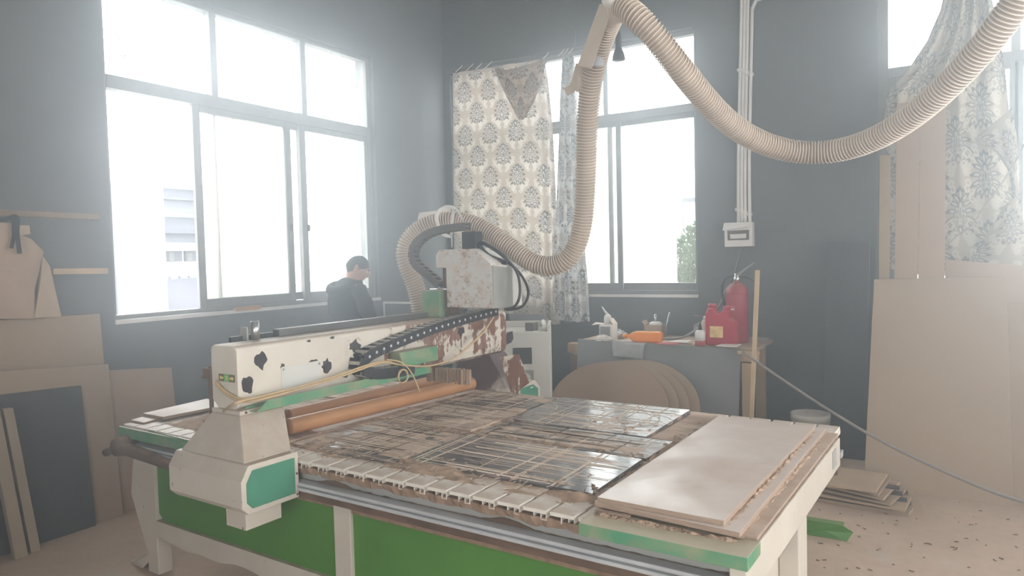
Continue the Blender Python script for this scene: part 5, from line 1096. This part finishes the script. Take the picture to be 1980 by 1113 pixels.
o = single('plastic_sheet', mb.loft([L[0], [np.array([q[0], q[1] + .12, ZB + .004]) for q in L[0]]], True, cap=False, closed=False), 'bag', 'dusty plastic sheet hanging over the front edge of the bench', 'bag', solid=.003)
P = [PZ(1270, 655, ZB + .02), PZ(1320, 652, ZB + .02), PY(1365, 622, 6.35), PY(1392, 590, 6.4), PY(1404, 560, 6.4), PY(1412, 552, 6.3)]
single('grey_cable', MB().tube(spline(P, 6), .010, 7), 'wirecable', 'grey cable rising from the bench toward the extinguisher valve', 'cable')
P = [PY(1428, 672, YBF - .1), PY(1440, 685, YBF - .12), PY(1462, 706, YBF - .16)]
p = PY(1462, 655, 6.3); single('wall_clamp', MB().box(p[0] - .1, p[0] + .1, p[1], p[1] + .03, p[2] - .012, p[2] + .012).box(p[0] + .02, p[0] + .09, p[1] + .01, p[1] + .05, ZB, p[2]), 'chrome', 'small grey clamp on the bench end behind the timber lath', 'clamp')

# ================================================================== CONTROL CABINET, PANEL BEHIND THE BEAM
YCB = 5.25
CAB = math.radians(27)
a, b = PY(1000, 642, YCB), PY(1063, 641, YCB); xl, xr, zt_ = a[0] - .32, b[0], b[2]
T = Thing('control_cabinet', (xr, YCB, 0), 'white steel control cabinet behind the far end of the gantry', 'cabinet', rot=CAB)
xl = xr - .5
T.part('cabinet_body', B(xl, xr, YCB, YCB + .5, 0, zt_), 'white2', bevel=.006); wz0, wz1 = PY(1010, 699, YCB)[2], PY(1010, 668, YCB)[2]
T.part('door', B(xl + .01, xr - .01, YCB - .006, YCB, .02, PY(1030, 655, YCB)[2]), 'white2', bevel=.002)
T.part('display', B(PY(1002, 680, YCB)[0], PY(1033, 680, YCB)[0], YCB - .012, YCB - .004, wz0, wz1), 'darksheet', bevel=.003, label='dark display window')
hx0, hx1, hz0, hz1 = PY(1011, 720, YCB)[0], PY(1037, 720, YCB)[0], PY(1020, 735, YCB)[2], PY(1020, 711, YCB)[2]
T.part('door_handle', MB().box(hx0, hx1, YCB - .03, YCB - .005, hz1 - .02, hz1).box(hx0, hx0 + .02, YCB - .02, YCB - .005, hz0, hz1 - .02).box(hx1 - .02, hx1, YCB - .02, YCB - .005, hz0, hz1 - .02).box(hx0, hx1, YCB - .02, YCB - .005, hz0, hz0 + .02), 'greysteel', bevel=.003)
mb = MB()
for (x_, y_) in ((xl, YCB), (xr - .02, YCB)): mb.box(x_, x_ + .02, y_, y_ + .48, zt_, zt_ + .055)
mb.box(xl, xr, YCB + .46, YCB + .48, zt_, zt_ + .055); T.part('top_tray', mb, 'white2')
single('tray_block', B(xr - .24, xr - .16, YCB + .0, YCB + .08, zt_ + .001, zt_ + .07), 'chaingrey', 'small dark block in the tray on top of the control cabinet', 'block')
single('tray_stick', MB().tube([(xr - .26, YCB + .36, zt_ + .05), (xr - .06, YCB + .03, zt_ + .025)], .018, 8), 'pvc', 'pale rolled stick lying in the tray on the control cabinet', 'stick')
a, b = PY(985, 606, YCB + .56), PY(1053, 607, YCB + .56); single('back_screen', B(a[0], b[0], YCB + .56, YCB + .58, 0, a[2]), 'greysheet', 'grey board standing behind the control cabinet', 'board')
YP = 5.35
a, b = PY(742, 583, YP), PY(815, 583, YP)
T = Thing('rimmed_panel', ((a[0] + b[0]) / 2, YP, 0), 'dark panel with a pale metal rim standing beside the person', 'panel')
T.part('panel', B(a[0] + .02, b[0] + .35, YP, YP + .02, .35, a[2] - .018), 'darksheet'); T.part('rim', MB().box(a[0], b[0] + .37, YP - .01, YP + .03, a[2] - .018, a[2]).box(a[0], a[0] + .018, YP - .01, YP + .03, .35, a[2] - .018).box(b[0] + .352, b[0] + .37, YP - .01, YP + .03, .35, a[2] - .018), 'greysteel')
for xx in (a[0] + .05, b[0] + .28): T.part('leg', B(xx, xx + .04, YP - .01, YP + .03, 0, .35), 'greysteel')

# ================================================================== PERSON
def skin_body(name, joints, links, m, parent=None, sub=2, voxel=None, extra=None):
    """one continuous surface grown over a chain of joints: {key: (xyz, radius)}"""
    me = bpy.data.meshes.new(name); keys = list(joints); me.from_pydata([joints[k][0] for k in keys], [(keys.index(a), keys.index(b)) for a, b in links], [])
    o = bpy.data.objects.new(name, me); COL.objects.link(o); s_ = o.modifiers.new('skin', 'SKIN')
    for i, k in enumerate(keys):
        r = joints[k][1]; r = r if isinstance(r, tuple) else (r, r); me.skin_vertices[0].data[i].radius = r; me.skin_vertices[0].data[i].use_root = (i == 0)
    s_.use_smooth_shade = True; s_.branch_smoothing = .6
    q = o.modifiers.new('sub', 'SUBSURF'); q.levels = sub; q.render_levels = sub
    me.materials.append(M[m]); 
    if parent: o.parent = parent
    return o
hd = PD(690, 520, 6.2); px_, py_ = hd[0], hd[1]
PE = bpy.data.objects.new('person', None); COL.objects.link(PE); HEADING = -math.radians(12)
tag(PE, 'person with cropped dark hair in a black coat, standing by the window, looking down', 'person')
PE.rotation_euler = (0, 0, HEADING)
# the body stands at the origin facing +y
J = {'pelvis': ((0, -.02, .93), (.15, .11)), 'waist': ((0, -.02, 1.08), (.14, .10)), 'chest': ((0, -.01, 1.27), (.165, .115)), 'collar': ((0, .0, 1.42), (.085, .075)), 'neck': ((0.005, .035, 1.475), .056), 'skull': ((.012, .07, 1.525), .055)}
Lk = [('pelvis', 'waist'), ('waist', 'chest'), ('chest', 'collar'), ('collar', 'neck'), ('neck', 'skull')]
for s_, n in ((-1, 'l'), (1, 'r')):
    J[n + 'sh'] = ((s_ * .165, -.01, 1.385), .062); J[n + 'el'] = ((s_ * .235, .06, 1.10), .045); J[n + 'wr'] = ((s_ * .15, .30, 1.06), .03); J[n + 'pa'] = ((s_ * .135, .36, 1.055), (.038, .018))
    J[n + 'hip'] = ((s_ * .10, -.02, .86), .092); J[n + 'kn'] = ((s_ * .11, .0, .48), .06); J[n + 'an'] = ((s_ * .115, -.03, .09), .042); J[n + 'toe'] = ((s_ * .125, .12, .04), .038)
    Lk += [('collar', n + 'sh'), (n + 'sh', n + 'el'), (n + 'el', n + 'wr'), (n + 'wr', n + 'pa'), ('pelvis', n + 'hip'), (n + 'hip', n + 'kn'), (n + 'kn', n + 'an'), (n + 'an', n + 'toe')]
    for f, (dx, dl) in enumerate(((-.030, .062), (-.011, .075), (.010, .070), (.029, .055))):
        b0 = np.array([s_ * (.135 - dx), .37, 1.055]); J[n + 'f%da' % f] = (tuple(b0 + [0, .02, 0]), .0105); J[n + 'f%db' % f] = (tuple(b0 + [-s_ * .004, .02 + dl * .5, -.012]), .009); J[n + 'f%dc' % f] = (tuple(b0 + [-s_ * .008, .02 + dl * .85, -.035]), .0075)
        Lk += [(n + 'pa', n + 'f%da' % f), (n + 'f%da' % f, n + 'f%db' % f), (n + 'f%db' % f, n + 'f%dc' % f)]
    J[n + 'ta'] = ((s_ * .095, .345, 1.05), .012); J[n + 'tb'] = ((s_ * .078, .385, 1.04), .010); J[n + 'tc'] = ((s_ * .082, .42, 1.03), .008); Lk += [(n + 'wr', n + 'ta'), (n + 'ta', n + 'tb'), (n + 'tb', n + 'tc')]
body_ = skin_body('body', J, Lk, 'skin', PE)
# head: one sculpted surface, face towards +y, then tipped forward and turned to the right
def head_mesh():
    mb = MB(); n, m = 44, 56; L = []
    for i in range(1, n):
        ph = PI * i / n; ring_ = []
        for j in range(m):
            a = 2 * PI * j / m; x = math.sin(ph) * math.cos(a); y = math.sin(ph) * math.sin(a); z = math.cos(ph)
            X, Y, Z = x * .076, y * .098, z * .118
            if z < 0: # jaw: narrower and forward, back of the skull tucks into the neck
                k = -z; X *= 1 - .32 * k * k; Y = Y * (1 - .12 * k) + .018 * k if y > 0 else Y * (1 - .42 * k) + .012 * k
            f = max(0, y) ** 3
            def gs(cx, cz, sx, sz): return math.exp(-((X - cx) / sx) ** 2 - ((Z - cz) / sz) ** 2)
            Y += f * (.026 * gs(0, -.018, .011, .016) + .012 * gs(0, .008, .008, .02) - .012 * (gs(-.031, .012, .016, .011) + gs(.031, .012, .016, .011)) + .006 * (gs(-.03, .032, .022, .007) + gs(.03, .032, .022, .007)) + .007 * gs(0, -.058, .022, .006) + .006 * gs(0, -.07, .02, .006) - .005 * gs(0, -.0645, .026, .003) + .008 * gs(0, -.098, .02, .014))
            ring_.append((X, Y, Z))
        L.append(ring_)
    mb.loft(L, True); return mb
HR_ = Matrix.Translation((.014, .085, 1.545)) @ Matrix.Rotation(-math.radians(30), 4, 'Z') @ Matrix.Rotation(-math.radians(26), 4, 'X')
def hpart(name, mb, m, parent=None):
    o, _ = put(name, mb, m, PE, (0, 0, 0)); o.data.transform(HR_); return o
head = hpart('head', head_mesh(), 'skin')
for s_ in (-1, 1):
    ear = []
    for k in range(14):
        a = 2 * PI * k / 14; ear.append((s_ * .074, -.008 + .017 * math.cos(a) - .004 * math.sin(a), .0 + .031 * math.sin(a)))
    mb = MB().loft([[(s_ * .068, y, z) for x, y, z in ear], [(s_ * .084, y - .006, z * 1.1) for x, y, z in ear], [(s_ * .087, (y + .008) * .8 - .014, z * .85) for x, y, z in ear], [(s_ * .080, y * .55 - .006, z * .55) for x, y, z in ear]], True)
    hpart('ear', mb, 'skin')
    hpart('eye', MB().lathe([(0, -.011), (.008, -.008), (.0115, 0), (.008, .008), (0, .011)], (s_ * .031, .080, .012), 12, 1), 'pvc')
    hpart('eyebrow', MB().tube([(s_ * .014, .098, .031), (s_ * .032, .095, .036), (s_ * .050, .083, .031)], .004, 6), 'hair')
def cap():
    mb = MB(); n, m = 26, 48; L = []
    for i in range(n + 1):
        ring_ = []
        for j in range(m):
            a = 2 * PI * j / m; sa = math.sin(a)
            lim = PI * (.36 + .30 * (1 - sa) / 2 * 1.0) if sa > -.2 else PI * (.36 + .30 * (1 - sa) / 2); lim = min(lim, PI * .64)
            if abs(sa + .05) < .28: lim = PI * .50
            ph = .02 + lim * i / n; x = math.sin(ph) * math.cos(a); y = math.sin(ph) * sa; z = math.cos(ph); X, Y, Z = x * .0785, y * .1005, z * .1205
            if z < 0:
                k = -z; X *= 1 - .32 * k * k; Y = Y * (1 - .12 * k) + .018 * k if y > 0 else Y * (1 - .42 * k) + .012 * k
            e = 1.0 if i < n else .965
            ring_.append((X * e, Y * e, Z))
        L.append(ring_)
    return mb.loft(L, True)
hpart('hair', cap(), 'hair')
mb = MB()
for s_ in (-1, 1):
    mb.tube([(s_ * .033 + .024 * math.cos(a), .112, .006 + .019 * math.sin(a)) for a in np.linspace(0, 2 * PI, 20)], .0016, 5); mb.tube([(s_ * .057, .112, .012), (s_ * .076, .06, .012), (s_ * .078, -.01, .008)], .0018, 5)
mb.tube([(-.009, .112, .008), (0, .114, .011), (.009, .112, .008)], .0016, 5); hpart('glasses', mb, 'chrome')
# coat: torso, hood rolled on the shoulders and sleeves as one cloth
Jc = {'hem': ((0, -.02, .80), (.215, .16)), 'waist': ((0, -.02, 1.02), (.20, .145)), 'chest': ((0, -.015, 1.25), (.205, .14)), 'yoke': ((0, -.01, 1.40), (.14, .105)), 'neck': ((0, .012, 1.49), (.080, .078))}
Lc = [('hem', 'waist'), ('waist', 'chest'), ('chest', 'yoke'), ('yoke', 'neck')]
for s_, n in ((-1, 'l'), (1, 'r')):
    Jc[n + 's'] = ((s_ * .165, -.01, 1.375), .082); Jc[n + 'm'] = ((s_ * .225, .01, 1.24), .075); Jc[n + 'e'] = ((s_ * .245, .06, 1.09), .065); Jc[n + 'w'] = ((s_ * .155, .285, 1.06), .046)
    Lc += [('yoke', n + 's'), (n + 's', n + 'm'), (n + 'm', n + 'e'), (n + 'e', n + 'w')]
coat = skin_body('coat', Jc, Lc, 'coat', PE)
tx = bpy.data.textures.new('cloth_creases', 'CLOUDS'); tx.noise_scale = .09
dm = coat.modifiers.new('creases', 'DISPLACE'); dm.texture = tx; dm.strength = .035; dm.mid_level = .5
hood = MB().tube(spline([(-.12, .05, 1.43), (-.135, -.04, 1.415), (-.085, -.115, 1.385), (0, -.14, 1.37), (.085, -.115, 1.385), (.135, -.04, 1.415), (.12, .05, 1.43)], 6), [.022 + .020 * math.sin(PI * i / 36) for i in range(37)], 12)
put('coat_hood', hood, 'coat', PE, (0, 0, 0))
Jt = {'hip': ((0, -.02, .90), (.175, .13))}; Lt = []
for s_, n in ((-1, 'l'), (1, 'r')):
    Jt[n + 'h'] = ((s_ * .10, -.02, .80), .108); Jt[n + 'k'] = ((s_ * .112, .0, .48), .08); Jt[n + 'a'] = ((s_ * .117, -.03, .10), .064); Lt += [('hip', n + 'h'), (n + 'h', n + 'k'), (n + 'k', n + 'a')]
skin_body('trousers', Jt, Lt, 'trouser', PE)
for s_ in (-1, 1):
    L = []
    for y, w, h in ((-.10, .03, .05), (-.08, .042, .085), (-.02, .046, .095), (.05, .047, .075), (.12, .048, .055), (.165, .036, .035), (.18, .015, .02)):
        L.append([(s_ * .118 + w * math.cos(a), y, max(0, h * .5 + h * .5 * math.sin(a))) for a in np.linspace(0, 2 * PI, 17)[:-1]])
    put('shoe', MB().loft(L, True), 'shoe', PE, (0, 0, 0))
ofs = Matrix.Rotation(HEADING, 3, 'Z') @ Vector((.014, .085, 0)); PE.location = (px_ - ofs[0], py_ - ofs[1], 0)
PE.scale = (hd[2] / 1.545,) * 3; ofs *= hd[2] / 1.545; PE.location = (px_ - ofs[0], py_ - ofs[1], 0)

# ------------------------------------------------------------------ chips of wood scattered on the floor
mb = MB(); g = random.Random(12)
for k in range(64):
    p = PZ(g.uniform(1570, 1975), 900 + 210 * g.random() ** .7, .002) if k < 110 else PZ(g.uniform(10, 560), g.uniform(1010, 1110), .002)
    d_ = g.uniform(0, 6.3); L_ = g.uniform(.004, .013); e = np.array([math.cos(d_), math.sin(d_), 0]) * L_; w = np.array([-math.sin(d_), math.cos(d_), 0]) * .002
    mb.hexa([p - e - w, p + e - w, p + e + w, p - e + w, p - e - w + [0, 0, .003], p + e - w + [0, 0, .005], p + e + w + [0, 0, .005], p - e + w + [0, 0, .003]])
single('wood_chips', mb, 'rust', 'dark wood chips scattered over the dusty floor', 'debris', kind='stuff')
